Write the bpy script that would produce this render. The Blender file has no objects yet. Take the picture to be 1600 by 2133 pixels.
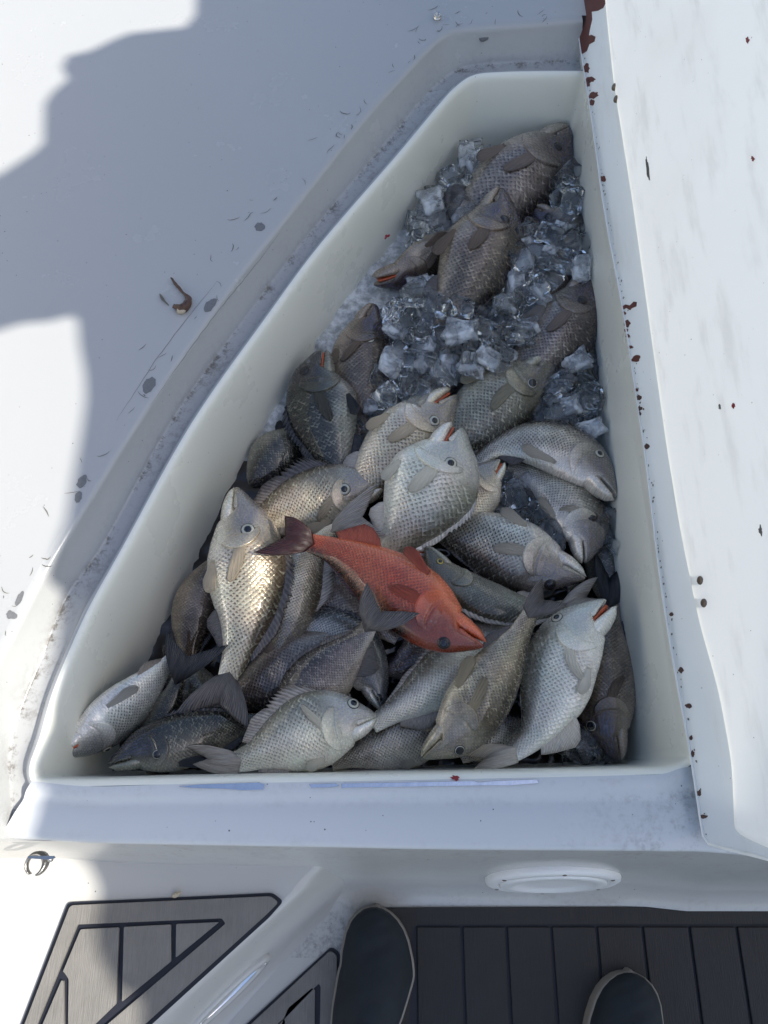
import bpy, bmesh, math, random
import numpy as np
from mathutils import Vector, Matrix, geometry
random.seed(7); rng = np.random.default_rng(7)
S = bpy.context.scene
C = S.collection
# ------------------------------------------------------------------ camera
FPX, TILT, CAMH = 1601.0, math.radians(22), 0.90
cd = bpy.data.cameras.new('camera'); cam = bpy.data.objects.new('camera', cd); C.objects.link(cam)
cam.location = (0, 0, CAMH); cam.rotation_euler = (TILT, 0, 0)
cd.sensor_fit = 'HORIZONTAL'; cd.sensor_width = 36; cd.lens = 36*FPX/1600
cd.clip_start = 0.01; cd.clip_end = 6000
S.camera = cam
# ------------------------------------------------------------------ light
SUN_EL, SUN_XY = math.radians(49), np.array([0.95, -0.31])
SUN_XY = SUN_XY/np.linalg.norm(SUN_XY)
LDIR = np.array([SUN_XY[0]*math.cos(SUN_EL), SUN_XY[1]*math.cos(SUN_EL), math.sin(SUN_EL)])   # towards the sun
W = bpy.data.worlds.new('World'); S.world = W; W.use_nodes = True
nt = W.node_tree; nt.nodes.clear()
sky = nt.nodes.new('ShaderNodeTexSky'); sky.sky_type = 'NISHITA'; sky.sun_disc = False
sky.sun_elevation = SUN_EL; sky.sun_rotation = math.atan2(SUN_XY[0], SUN_XY[1])
sky.air_density = 1.0; sky.dust_density = 1.6; sky.ozone_density = 1.0
bg = nt.nodes.new('ShaderNodeBackground'); bg.inputs['Strength'].default_value = 0.13
ow = nt.nodes.new('ShaderNodeOutputWorld')
nt.links.new(sky.outputs[0], bg.inputs[0]); nt.links.new(bg.outputs[0], ow.inputs[0])
sl = bpy.data.lights.new('sun', 'SUN'); sl.energy = 3.9; sl.angle = math.radians(0.55); sl.color = (1, 0.95, 0.86)
so = bpy.data.objects.new('sun', sl); C.objects.link(so)
so.rotation_euler = Vector(LDIR).to_track_quat('Z', 'Y').to_euler(); so.location = (3, -1, 4)
S.view_settings.view_transform = 'Standard'; S.view_settings.look = 'None'
S.view_settings.gamma = 1; S.view_settings.use_curve_mapping = False
S.view_settings.exposure = 0.82
S.render.engine = 'CYCLES'
cy = S.cycles
cy.max_bounces = 12; cy.transmission_bounces = 10; cy.glossy_bounces = 5; cy.diffuse_bounces = 5
cy.caustics_reflective = False; cy.caustics_refractive = True; cy.sample_clamp_indirect = 6
cy.use_denoising = True; cy.denoising_prefilter = 'ACCURATE'; cy.denoising_input_passes = 'RGB_ALBEDO_NORMAL'

# ------------------------------------------------------------------ geometry helpers
CT, ST = math.cos(TILT), math.sin(TILT)
EYE = np.array([0, 0, CAMH])
def ray(u, v):
    x = (u-800)/FPX; y = -(v-1066.5)/FPX
    return np.array([x, y*CT+ST, y*ST-CT])
def at(u, v, z=0.0):
    d = ray(u, v); return EYE + d*((z-CAMH)/d[2])
def on_plane(u, v, o, n):
    d = ray(u, v); return EYE + d*(np.dot(o-EYE, n)/np.dot(d, n))
def proj(P):
    P = np.atleast_2d(P) - EYE
    x = P[:, 0]; y = P[:, 1]*CT + P[:, 2]*ST; z = -P[:, 1]*ST + P[:, 2]*CT
    return np.stack([800 + FPX*x/-z, 1066.5 - FPX*y/-z], 1)
def nrm(v): return v/(np.linalg.norm(v, axis=-1, keepdims=True)+1e-12)
def crom(pts, n, closed=False):
    """Catmull-Rom through pts, n samples, even in arc length"""
    P = np.array(pts, float)
    if closed: P = np.vstack([P[-1], P, P[0], P[1]])
    else: P = np.vstack([2*P[0]-P[1], P, 2*P[-1]-P[-2]])
    out = []
    for i in range(1, len(P)-2):
        t = np.linspace(0, 1, 24, endpoint=False)[:, None]
        a, b, c, d = P[i-1], P[i], P[i+1], P[i+2]
        out.append(0.5*((2*b)+(c-a)*t+(2*a-5*b+4*c-d)*t**2+(3*b-a-3*c+d)*t**3))
    out.append(P[-2][None]); Q = np.vstack(out)
    L = np.r_[0, np.cumsum(np.linalg.norm(np.diff(Q, axis=0), axis=1))]
    s = np.linspace(0, L[-1], n+1)[:-1] if closed else np.linspace(0, L[-1], n)
    return np.stack([np.interp(s, L, Q[:, k]) for k in range(Q.shape[1])], 1)
def grid_faces(nu, nv, wrap=False, flip=False):
    f = []
    for i in range(nu-1):
        for j in range(nv if wrap else nv-1):
            k = (j+1) % nv
            q = (i*nv+j, i*nv+k, (i+1)*nv+k, (i+1)*nv+j)
            f.append(q[::-1] if flip else q)
    return f
ORG = {}
def mesh_obj(name, verts, faces, mat=None, parent=None, smooth=True, uv=None, attr=None, org=None, attrname='fishc', mats=None, midx=None):
    verts = np.asarray(verts, float)
    if parent is not None: org = ORG[parent.name]
    elif org is None:
        org = np.array([*(verts.min(0)+verts.max(0))[:2]/2, verts[:, 2].min()])
    me = bpy.data.meshes.new(name)
    me.from_pydata((verts-org).tolist(), [], [tuple(int(x) for x in f) for f in faces])
    if smooth: me.polygons.foreach_set('use_smooth', [True]*len(me.polygons))
    if uv is not None:
        l = me.uv_layers.new(name='UVMap'); vi = np.zeros(len(me.loops), int); me.loops.foreach_get('vertex_index', vi)
        l.data.foreach_set('uv', np.asarray(uv, float)[vi].ravel())
    if attr is not None:
        a = me.color_attributes.new(attrname, 'FLOAT_COLOR', 'POINT'); a.data.foreach_set('color', np.asarray(attr, float).ravel())
    elif mat is not None and mat.name.endswith('gelcoat'):          # clean moulding: no grime
        me.color_attributes.new('dirt', 'FLOAT_COLOR', 'POINT').data.foreach_set('color', [0, 0, 0, 1]*len(verts))
    if mats:
        for m in mats: me.materials.append(m)
        me.polygons.foreach_set('material_index', midx)
    elif mat: me.materials.append(mat)
    o = bpy.data.objects.new(name, me); C.objects.link(o)
    if parent is not None: o.parent = parent
    else: o.location = org
    ORG[o.name] = org
    return o
def empty(name, loc):
    o = bpy.data.objects.new(name, None); C.objects.link(o); o.location = loc; o.empty_display_size = .02
    ORG[o.name] = np.array(loc, float); return o
def tag(o, label=None, cat=None, group=None, kind=None):
    if label: o['label'] = label
    if cat: o['category'] = cat
    if group: o['group'] = group
    if kind: o['kind'] = kind
    return o
def solid(o, t, off=0):
    m = o.modifiers.new('thick', 'SOLIDIFY'); m.thickness = t; m.offset = off; return o
def bevel(o, w, seg=2):
    m = o.modifiers.new('bevel', 'BEVEL'); m.width = w; m.segments = seg; m.limit_method = 'ANGLE'; return o
def prism(name, poly, up, thick, mat, parent=None, bev=0, holes=None):
    """solid plate: outline poly (3D points), thick along -up"""
    poly = np.array(poly, float); loops = [poly] + [np.array(h, float) for h in (holes or [])]
    allp = np.vstack(loops); n = len(allp)
    tris = geometry.tessellate_polygon([[Vector(p) for p in l] for l in loops])
    V = np.vstack([allp, allp-np.array(up)*thick])
    F = []
    for t in tris:
        a, b, c = (allp[i] for i in t)
        t = tuple(t)
        if np.dot(np.cross(b-a, c-a), up) < 0: t = t[::-1]
        F.append(t); F.append(tuple(i+n for i in t[::-1]))
    k = 0
    for l in loops:
        m = len(l)
        for i in range(m):
            j = (i+1) % m; F.append((k+i, k+i+n, k+j+n, k+j))
        k += m
    bm = bmesh.new(); vs = [bm.verts.new(v) for v in V]
    for f in F:
        try: bm.faces.new([vs[i] for i in f])
        except ValueError: pass
    bmesh.ops.dissolve_limit(bm, angle_limit=0.01, verts=bm.verts, edges=bm.edges) if not holes else None
    bmesh.ops.recalc_face_normals(bm, faces=bm.faces)
    bm.verts.index_update()
    V2 = [tuple(v.co) for v in bm.verts]; F2 = [[v.index for v in f.verts] for f in bm.faces]; bm.free()
    o = mesh_obj(name, V2, F2, mat, parent, smooth=False)
    if bev: bevel(o, bev)
    return o
def lathe(profile, base, axis, n=20):
    """profile [(r,h)...] about axis at base -> verts, faces"""
    axis = nrm(np.array(axis, float)); t = np.array([1, 0, 0]) if abs(axis[0]) < .8 else np.array([0, 1, 0])
    a = nrm(np.cross(axis, t)); b = np.cross(axis, a)
    V = []
    for r, h in profile:
        for k in range(n):
            w = 2*math.pi*k/n; V.append(base+axis*h+(a*math.cos(w)+b*math.sin(w))*r)
    return np.array(V), grid_faces(len(profile), n, True, flip=False)
def tube(path, rad, n=8, cap=True):
    P = np.array(path, float); T = nrm(np.gradient(P, axis=0)); R = np.broadcast_to(np.asarray(rad, float), (len(P),))
    up = np.array([0.1, 0.2, 1.0]); A = nrm(np.cross(T, up)); B = np.cross(A, T)
    w = np.arange(n)*2*math.pi/n
    V = (P[:, None]+R[:, None, None]*(A[:, None]*np.cos(w)[None, :, None]+B[:, None]*np.sin(w)[None, :, None])).reshape(-1, 3)
    F = grid_faces(len(P), n, True)
    if cap: F += [tuple(range(n))[::-1], tuple((len(P)-1)*n+k for k in range(n))]
    return V, F
def blob(u, v, ru, rv, rot=0, n=14, jag=.25, seed=0):
    r = random.Random(seed*7919+int(u)*31+int(v)); out = []
    for k in range(n):
        w = 2*math.pi*k/n; j = 1+r.uniform(-jag, jag)
        x, y = ru*math.cos(w)*j, rv*math.sin(w)*j
        out.append((u+x*math.cos(rot)-y*math.sin(rot), v+x*math.sin(rot)+y*math.cos(rot)))
    return out

# ------------------------------------------------------------------ material helpers
def lin(c):
    return tuple(((x/255)/12.92 if x/255 <= .04045 else ((x/255+.055)/1.055)**2.4) for x in c)+(1,)
class NB:
    def __init__(s, nt): s.t = nt
    def n(s, ty, **k):
        x = s.t.nodes.new(ty)
        for a, b in k.items(): setattr(x, a, b)
        return x
    def set(s, sock, v):
        if isinstance(v, bpy.types.NodeSocket): s.t.links.new(v, sock)
        elif v is not None: sock.default_value = v
    def m(s, op, a, b=None, c=None, clamp=False):
        x = s.n('ShaderNodeMath', operation=op, use_clamp=clamp)
        s.set(x.inputs[0], a); s.set(x.inputs[1], b); s.set(x.inputs[2], c); return x.outputs[0]
    def mix(s, f, a, b, bt='MIX'):
        x = s.n('ShaderNodeMix', data_type='RGBA', blend_type=bt)
        s.set(x.inputs['Factor'], f); s.set(x.inputs['A'], a); s.set(x.inputs['B'], b)
        for i in x.inputs:
            if i.type == 'RGBA' and i.name == 'A': s.set(i, a)
            if i.type == 'RGBA' and i.name == 'B': s.set(i, b)
        return [o for o in x.outputs if o.type == 'RGBA'][0]
    def sm(s, v, a, b, lo=0., hi=1.):
        x = s.n('ShaderNodeMapRange', interpolation_type='SMOOTHSTEP')
        s.set(x.inputs['Value'], v); s.set(x.inputs['From Min'], a); s.set(x.inputs['From Max'], b)
        s.set(x.inputs['To Min'], lo); s.set(x.inputs['To Max'], hi); return x.outputs[0]
    def noise(s, vec, scale, detail=3, rough=.55, dist=0., out='Fac'):
        x = s.n('ShaderNodeTexNoise'); s.set(x.inputs['Vector'], vec)
        x.inputs['Scale'].default_value = scale; x.inputs['Detail'].default_value = detail
        x.inputs['Roughness'].default_value = rough; x.inputs['Distortion'].default_value = dist
        return x.outputs[out]
    def obj(s): return s.n('ShaderNodeTexCoord').outputs['Object']
    def pos(s): return s.n('ShaderNodeNewGeometry').outputs['Position']
    def bump(s, h, dist, strength=1., normal=None):
        x = s.n('ShaderNodeBump'); s.set(x.inputs['Height'], h); x.inputs['Distance'].default_value = dist
        s.set(x.inputs['Strength'], strength); s.set(x.inputs['Normal'], normal); return x.outputs[0]
    def vec(s, v, sc):
        x = s.n('ShaderNodeMapping'); s.set(x.inputs['Vector'], v); x.inputs['Scale'].default_value = sc; return x.outputs[0]
def material(name):
    m = bpy.data.materials.new(name); m.use_nodes = True
    b = m.node_tree.nodes['Principled BSDF']; return m, NB(m.node_tree), b
def simple(name, col, rough=.5, metal=0., var=.15, scale=60, bump=0., coat=0.):
    m, q, b = material(name)
    f = q.noise(q.obj(), scale, 4)
    c2 = tuple(x*(1-var) for x in col[:3])+(1,); c3 = tuple(min(1, x*(1+var)) for x in col[:3])+(1,)
    q.set(b.inputs['Base Color'], q.mix(f, c2, c3))
    b.inputs['Roughness'].default_value = rough; b.inputs['Metallic'].default_value = metal; b.inputs['Coat Weight'].default_value = coat
    if bump: q.set(b.inputs['Normal'], q.bump(f, bump))
    return m
def gelcoat(name, col, rough=.3, speck=1., streak=.0, wav=.0004, dirtcol=(.12, .10, .075, 1), thin=0):
    m, q, b = material(name)
    P = q.pos()
    base = q.mix(q.noise(P, 5, 6, .6), tuple(x*.975 for x in col[:3])+(1,), tuple(min(1, x*1.02) for x in col[:3])+(1,))
    v = q.n('ShaderNodeTexVoronoi', feature='F1'); q.set(v.inputs['Vector'], P); v.inputs['Scale'].default_value = 85
    v.inputs['Randomness'].default_value = 1
    gate = q.sm(q.noise(P, 31, 2), .52, .60)
    rad = q.m('MULTIPLY', q.noise(P, 140, 1), .13)
    dots = q.m('MULTIPLY', q.m('LESS_THAN', v.outputs['Distance'], rad), q.m('MULTIPLY', gate, .8*speck))
    base = q.mix(dots, base, (.05, .045, .04, 1))
    # grime, where the mesh carries it
    at_ = q.n('ShaderNodeAttribute', attribute_name='dirt', attribute_type='GEOMETRY')
    g = q.m('MULTIPLY', at_.outputs['Fac'], q.sm(q.m('ADD', q.m('MULTIPLY', q.noise(P, 120, 6, .75), .62), q.m('MULTIPLY', q.noise(P, 22, 3), .38)), .47, .66))
    base = q.mix(q.m('MULTIPLY', g, .85), base, dirtcol)
    if streak:
        sN = q.noise(q.vec(P, (60, 7, 30)), 1, 4, .6)
        base = q.mix(q.m('MULTIPLY', q.sm(sN, .5, .72), streak), base, (.42, .41, .36, 1))
        rust = q.m('MULTIPLY', q.sm(q.noise(P, 3.1, 3), .58, .75), .25*streak*2)
        base = q.mix(rust, base, (.62, .55, .44, 1))
    q.set(b.inputs['Base Color'], base)
    q.set(b.inputs['Roughness'], q.sm(q.noise(P, 9, 6, .6), .2, .8, rough*.9, rough*1.15))
    b.inputs['Specular IOR Level'].default_value = .5
    if thin:
        tr = q.n('ShaderNodeBsdfTranslucent'); q.set(tr.inputs[0], base); mx = q.n('ShaderNodeMixShader'); mx.inputs[0].default_value = thin
        q.t.links.new(b.outputs[0], mx.inputs[1]); q.t.links.new(tr.outputs[0], mx.inputs[2]); q.t.links.new(mx.outputs[0], q.t.nodes['Material Output'].inputs[0])
    return m

GEL = gelcoat('deck_gelcoat', (.405, .41, .405, 1), .25, dirtcol=(.17, .155, .135, 1))
LINER = gelcoat('liner_gelcoat', (.82, .81, .71, 1), .28, .8)
SILLM = gelcoat('sill_gelcoat', (.62, .63, .63, 1), .2, 1.4)  # paler than the deck gelcoat in place of the sky's reflection on the sill
HOOKM = simple('dull_hook_steel', (.26, .25, .235, 1), .3, .9, .4, 150)
HATCHM = simple('hatch_plastic', (.82, .81, .78, 1), .35, 0, .04, 40)
WALLM = gelcoat('wall_gelcoat', (.52, .51, .48, 1), .22, 1.)
LIDM = gelcoat('lid_gelcoat', (.92, .92, .885, 1), .42, .7, .22, .0005, thin=.23)
FLANGE = gelcoat('flange_gelcoat', (.77, .80, .815, 1), .3, 1.2, .15, .002, thin=.33)
STEEL = simple('steel', (.55, .53, .5, 1), .25, 1., .2, 200)
RUSTY = simple('rusty_steel', (.20, .155, .115, 1), .5, .6, .5, 300, .0006)
PRIMER = simple('red_primer', (.105, .028, .02, 1), .6, 0, .4, 120, .0004)
CHIPG = simple('bare_laminate', (.15, .153, .156, 1), .6, 0, .35, 350, .0003)
CRACKM = simple('crack_grime', (.12, .11, .09, 1), .8)
BLOOD = simple('blood', (.22, .012, .015, 1), .2, 0, .4, 300)
FOIL = simple('worn_metal_edge', (.72, .74, .78, 1), .12, 1., .1, 90, .0003)
BLACK = simple('black_rubber', (.008, .010, .018, 1), .55, 0, .2, 300)
def eva(name, col, ang):
    m, q, b = material(name); P = q.pos()
    g = q.noise(q.vec(P, (900, 40, 40) if ang == 0 else (40, 900, 40)), 1, 3, .6)
    g2 = q.noise(P, 30, 3)
    q.set(b.inputs['Base Color'], q.mix(q.m('MULTIPLY', q.m('ADD', g, g2), .5), tuple(x*.55 for x in col[:3])+(1,), tuple(x*1.4 for x in col[:3])+(1,)))
    b.inputs['Roughness'].default_value = .62; q.set(b.inputs['Normal'], q.bump(g, .0012, .7)); return m
EVAG = eva('brushed_foam_grey', (.185, .175, .16, 1), 0)
EVAD = eva('brushed_foam_charcoal', (.020, .0185, .018, 1), 0)
CANVAS = simple('canvas', (.55, .56, .55, 1), .9, 0, .1, 40)

# ------------------------------------------------------------------ water and boat shell
def quadplane(name, x0, x1, y0, y1, z, mat, **k):
    return mesh_obj(name, [(x0, y0, z), (x1, y0, z), (x1, y1, z), (x0, y1, z)], [(0, 1, 2, 3)], mat, **k)
m, q, b = material('sea'); b.inputs['Base Color'].default_value = (.02, .06, .08, 1); b.inputs['Roughness'].default_value = .12
q.set(b.inputs['Normal'], q.bump(q.noise(q.obj(), .8, 6, .6), .25))
tag(quadplane('water', -3000, 3000, -3000, 3000, -1.3, m), kind='structure')

E_ = [(1215,42),(1120,50),(1000,59),(940,67),(900,95),(850,148),(760,248),(600,450),(482,600),(321,830),(161,1085),(90,1205),(30,1320),(-10,1400),(-35,1480),(-42,1560),(-42,1640),(-42,1745)]
G_ = [(1215,126),(1120,128),(1020,133),(962,142),(925,165),(884,203),(800,303),(645,487),(527,641),(369,859),(220,1126),(140,1240),(85,1375),(48,1465),(25,1530),(18,1590),(22,1640),(30,1748)]
I_ = [(1222,148),(1130,148),(1040,150),(988,156),(952,178),(915,217),(825,325),(668,507),(553,662),(400,880),(255,1140),(187,1262),(140,1365),(108,1445),(84,1530),(62,1592),(64,1625),(82,1637)]
NS = 150
def line3(pts, z): return crom([at(u, v, z) for u, v in pts], NS)
# keep stations in step: interpolate by station number, not by arc length
def stations(pts, z):
    P = np.array([at(u, v, z) for u, v in pts]); P = np.vstack([2*P[0]-P[1], P, 2*P[-1]-P[-2]])
    out = []
    for i in range(1, len(P)-2):
        t = np.linspace(0, 1, 9, endpoint=False)[:, None]; a, b, c, d = P[i-1:i+3]
        out.append(0.5*((2*b)+(c-a)*t+(2*a-5*b+4*c-d)*t**2+(3*b-a-3*c+d)*t**3))
    out.append(P[-2][None]); return np.vstack(out)
EL, GL, IL = stations(E_, 0.0), stations(G_, -.053), stations(I_, -.039)
Tn = nrm(np.gradient(EL, axis=0)); OUT = nrm(np.stack([Tn[:, 1], -Tn[:, 0], 0*Tn[:, 0]], 1))
if np.dot(OUT[60], EL[60]-GL[60]) < 0: OUT = -OUT
def zz(P, z): P = P.copy(); P[:, 2] = z; return P
def lerp(A, B, f, z): P = A+(B-A)*f; P[:, 2] = z; return P
rows = [(zz(EL+OUT*.012, 0), 0), (zz(EL+OUT*.006, -.0006), 0), (zz(EL+OUT*.0015, -.0024), 0), (lerp(EL, GL, .03, -.0058), 0), (lerp(EL, GL, .07, -.0095), .05), (lerp(EL, GL, .3, -.0215), .08),
        (lerp(EL, GL, .6, -.036), .12), (lerp(EL, GL, .9, -.0505), .35), (lerp(EL, GL, .96, -.0528), 1.1), (lerp(GL, IL, .03, -.0535), 2.2), (lerp(GL, IL, .14, -.0537), 1.3), (lerp(GL, IL, .35, -.0535), .6), (lerp(GL, IL, .62, -.0530), .55),
        (lerp(GL, IL, .72, -.0515), .5), (lerp(GL, IL, .80, -.0455), .15), (lerp(GL, IL, .86, -.0410), .05), (lerp(GL, IL, .92, -.0392), 0), (zz(IL, -.0390), 0)]
DECKCOL = None
deck_edge = rows[0][0]
V = np.vstack([r for r, d in rows]); dirt = np.repeat([d for r, d in rows], len(EL))
box = empty('fish_box', at(760, 900, -.36))
tag(box, 'white moulded fish box with tapered liner, full of fish and ice', 'fish box')
mesh_obj('gutter_rim', V, grid_faces(len(rows), len(EL)), GEL, box, attr=np.stack([dirt]*3+[dirt*0+1], 1), attrname='dirt')
# deck sheet round the recess
far = [(-2.2, deck_edge[-1][1]), (-2.2, 2.6), (2.6, 2.6), (2.6, at(1215, 42)[1]), ]
poly = [Vector(p) for p in deck_edge] + [Vector((x, y, 0)) for x, y in far]
tri = geometry.tessellate_polygon([poly])
V = [tuple(p) for p in poly]; F = []
for t in tri:
    a, b_, c = (np.array(V[i]) for i in t); F.append(t if np.cross(b_-a, c-a)[2] > 0 else t[::-1])
rx0, rx1 = at(1207, 60, -.022), at(1465, 1745, -.022); rdir = nrm(rx1-rx0); rx0 = rx0-rdir*.12; rx1 = rx1-rdir*.003
n0 = len(V)
for p, dx, z in [(rx0, .004, -.06), (rx1, .004, -.06), (rx0, .004, -.024), (rx1, .004, -.024), (rx0, .006, -.0195), (rx1, .006, -.0195)]: V.append((p[0]+dx, p[1], z))
V += [(2.6, rx1[1], -.0195), (2.6, rx0[1], -.0195)]
F += [(n0+2, n0+3, n0+5, n0+4), (n0+4, n0+5, n0+6, n0+7)]
cut = tuple(-rdir*.075)
rail = [V[n0], tuple(np.array(V[n0+1])+cut), tuple(np.array(V[n0+3])+cut), V[n0+2]]
deck = tag(mesh_obj('deck', V, F, GEL, smooth=False, org=np.zeros(3)), kind='structure')
# liner
front = [(184,1638),(350,1634),(520,1631),(700,1628),(850,1625),(1000,1622),(1150,1619),(1300,1615),(1380,1612),(1420,1604),(1446,1585),(1453,1550)]
right = [(1440,1480),(1395,1200),(1358,960),(1318,640),(1278,440),(1250,240),(1238,180)]
FR = stations(front, -.039)
loop = np.vstack([IL, FR, stations(right, -.039)])
nl = len(loop); cen = loop.mean(0)
t2 = nrm(np.roll(loop, -1, 0)-np.roll(loop, 1, 0)); INW = np.stack([t2[:, 1], -t2[:, 0], 0*t2[:, 0]], 1)
if np.sum(INW*(cen-loop)) < 0: INW = -INW
for _ in range(14): INW = nrm(.5*INW+.25*(np.roll(INW, 1, 0)+np.roll(INW, -1, 0)))
rws = []
for off, z, in [(0, -.039), (.003, -.0392), (.0058, -.041), (.008, -.045), (.0095, -.052), (.0125, -.08), (.015, -.12), (.018, -.16), (.023, -.21), (.032, -.26), (.05, -.30), (.07, -.325), (.10, -.335)]:
    rws.append(zz(loop+INW*off, z))
for f in (.5, .95): rws.append(zz(rws[12]+(cen-rws[12])*f, -.336))
mesh_obj('liner', np.vstack(rws), grid_faces(len(rws), nl, True), LINER, box)
mesh_obj('hinge_rail', rail, [(0, 1, 2, 3)], LINER, box, smooth=False)
# sill in front of the opening
fe = [(6,1745),(184,1756),(350,1760),(520,1763),(700,1766),(850,1769),(1000,1771),(1150,1772),(1300,1773),(1380,1774),(1480,1776),(1640,1792)]
lip = [(66,1627),(184,1638),(350,1634),(520,1631),(700,1628),(850,1625),(1000,1622),(1150,1619),(1300,1615),(1380,1612),(1446,1596),(1640,1590)]
LP, FE = stations(lip, -.039), stations(fe, -.05)
prof = [(0, -.039, 0), (.04, -.0384, .15), (.16, -.0386, .1), (.22, -.0405, .05), (.30, -.0445, .1), (.36, -.0452, .1), (.44, -.0438, 0), (.55, -.0425, .0), (.75, -.0422, .0), (.9, -.0428, .1), (.96, -.0440, .1), (.99, -.0468, .1), (1, -.051, .2)]
xs = np.linspace(0, 1, len(LP))
rr = []; dd = []
for f, z, d in prof: rr.append(lerp(LP, FE, f, z)); dd.append(d+.5*np.clip((xs-.62)/.25, 0, 1)*np.clip((xs[-1]-xs)/.1+.5, 0, 1)*(f > .25))
dd = np.concatenate(dd)
mesh_obj('sill', np.vstack(rr), grid_faces(len(rr), len(LP), flip=True), SILLM, box, attr=np.stack([dd]*3+[dd*0+1], 1), attrname='dirt')
# cockpit wall below the sill, with a cove to the floor
few = np.vstack([[(-2.2, FE[0][1], -.05)], [(at(-42, 1746, -.05)[0], FE[0][1], -.05)], FE, [(2.6, FE[-1][1], -.05)]])
rr = [zz(few, -.051)]; y0 = few.copy()
for dy, z in [(.0025, -.0535), (.0055, -.0555), (.0065, -.060), (.002, -.075), (-.018, -.17), (-.040, -.28), (-.050, -.335), (-.058, -.362), (-.071, -.383), (-.088, -.395), (-.108, -.3992), (-.16, -.3996)]:
    p = few.copy(); p[:, 1] += dy; p[:, 2] = z; rr.append(p)
nf = len(few)
dw = np.concatenate([np.full(nf, d) for d in (0, 0, .1, .35, .3, .12, .05, .03, .05, .15, .3, .6, .6)])
tag(mesh_obj('cockpit_wall', np.vstack(rr), grid_faces(len(rr), nf, flip=True), WALLM, org=np.array([0, 0, -.4]), attr=np.stack([dw]*3+[dw*0+1], 1), attrname='dirt'), kind='structure')
tag(quadplane('cockpit_floor', -2.2, 2.6, -3, at(800, 1840, -.4)[1], -.4, WALLM, smooth=False), kind='structure')

pz = [at(u, v, -.0562) for u, v in [(-70,1540),(90,1600),(120,1752),(-70,1750)]]
mesh_obj('gutter_end', pz, [(3, 2, 1, 0)], GEL, box, smooth=False)
# left step with sloping side
ZS = -.22
top = [at(u, v, ZS) for u, v in [(715,1762),(660,1816),(640,1838),(625,1858),(575,1905),(500,1972),(400,2062),(320,2133),(200,2240),(60,2365)]]
bot = [at(u, v, -.4) for u, v in [(850,1715),(785,1780),(745,1832),(700,1878),(620,1955),(530,2052),(455,2133),(340,2250),(200,2390)]]
TP, BT = crom(top, 60), crom(bot, 60)
rows_ = []
for f, z in [(-.18, ZS), (-.06, ZS-.001), (.02, ZS-.006), (.1, ZS-.016), (.3, ZS-.05), (.6, ZS-.105), (.82, ZS-.147), (.93, ZS-.165), (1.02, ZS-.175), (1.16, ZS-.1794)]:
    rows_.append(lerp(TP, BT, f, z))
V = list(np.vstack(rows_)); F = grid_faces(len(rows_), 60, flip=True)
r0 = np.vstack([[[rows_[0][0][0]+.01, -.01, ZS]], rows_[0], [[rows_[0][-1][0]-.4, -2.0, ZS]]]); n0 = len(V)
V += list(r0)+list(r0*np.array([0, 1, 1])+np.array([-2.2, 0, 0])); F += [(n0+i, n0+i+1, n0+62+i+1, n0+62+i) for i in range(61)]
tag(mesh_obj('step', np.array(V), F, WALLM, org=np.array([-.5, -.2, -.4])), kind='structure')

# ------------------------------------------------------------------ foam deck pads
def rounded(pts, r, n=5):
    out = []; P = [np.array(p, float) for p in pts]; N = len(P)
    for i in range(N):
        a, b, c = P[i-1], P[i], P[(i+1) % N]
        rr_ = min(r, .45*np.linalg.norm(a-b), .45*np.linalg.norm(c-b))
        p0 = b+(a-b)/np.linalg.norm(a-b)*rr_; p1 = b+(c-b)/np.linalg.norm(c-b)*rr_
        for k in range(n+1):
            t = k/n; out.append((1-t)**2*p0+2*t*(1-t)*b+t*t*p1)
    return out
UPZ = (0, 0, 1)
def pad(name, label, z, base, pieces, mat, ring=None, rc=9):
    root = empty(name, at(*base[0], z)); tag(root, label, 'deck pad')
    prism('backing', [at(u, v, z+.003) for u, v in rounded(base, rc)], UPZ, .003, BLACK, root)
    for nm, pc, r in pieces:
        prism(nm, [at(u, v, z+.0075) for u, v in rounded(pc, r)], UPZ, .0046, mat, root, bev=.0012)
    if ring:
        prism('border', [at(u, v, z+.0075) for u, v in rounded(ring[0], 8)], UPZ, .0046, mat, root, bev=.0008, holes=[[at(u, v, z+.0075) for u, v in rounded(ring[1], 4)]])
    return root
pad('step_pad', 'grey brown grooved foam pad on the left step, partly sunlit', ZS,
    [(141,1880),(568,1860),(590,1878),(560,1912),(200,2240),(-20,2300)],
    [('panel', [(168,1936),(248,1932),(241,2092),(150,2180),(141,2180),(143,2040),(134,2026),(131,2024)], 3),
     ('panel', [(258,1931),(356,1926),(356,2003),(254,2087)], 3),
     ('panel', [(367,1925),(456,1921),(366,1995)], 3),
     ('panel', [(128,2042),(132,2044),(134,2190),(60,2200)], 3)], EVAG,
    ring=([(146,1886),(564,1867),(580,1880),(552,1908),(200,2226),(-8,2286)], [(161,1926),(462,1913),(470,1924),(140,2205),(40,2225)]))
pad('lower_pad', 'small grey brown grooved foam pad with a pointed corner beside the left shoe', -.3995,
    [(690,1972),(708,1985),(705,2160),(690,2330),(300,2330)],
    [('panel', [(650,2058),(656,2062),(655,2200),(560,2200),(600,2100)], 4), ('panel', [(590,2122),(594,2126),(590,2200),(510,2200)], 3)], EVAG,
    ring=([(688,1980),(702,1990),(699,2160),(684,2322),(320,2322)], [(664,2049),(668,2055),(664,2250),(640,2290),(430,2290)]))
fp = empty('floor_mat', at(1100, 2050, -.4)); tag(fp, 'dark charcoal plank patterned foam mat covering the cockpit floor', 'floor mat')
ZF = -.3995
prism('backing', [at(u, v, ZF+.003) for u, v in rounded([(748,1884),(2300,1878),(2300,3000),(738,3000)], 14)], UPZ, .003, BLACK, fp)
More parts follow.
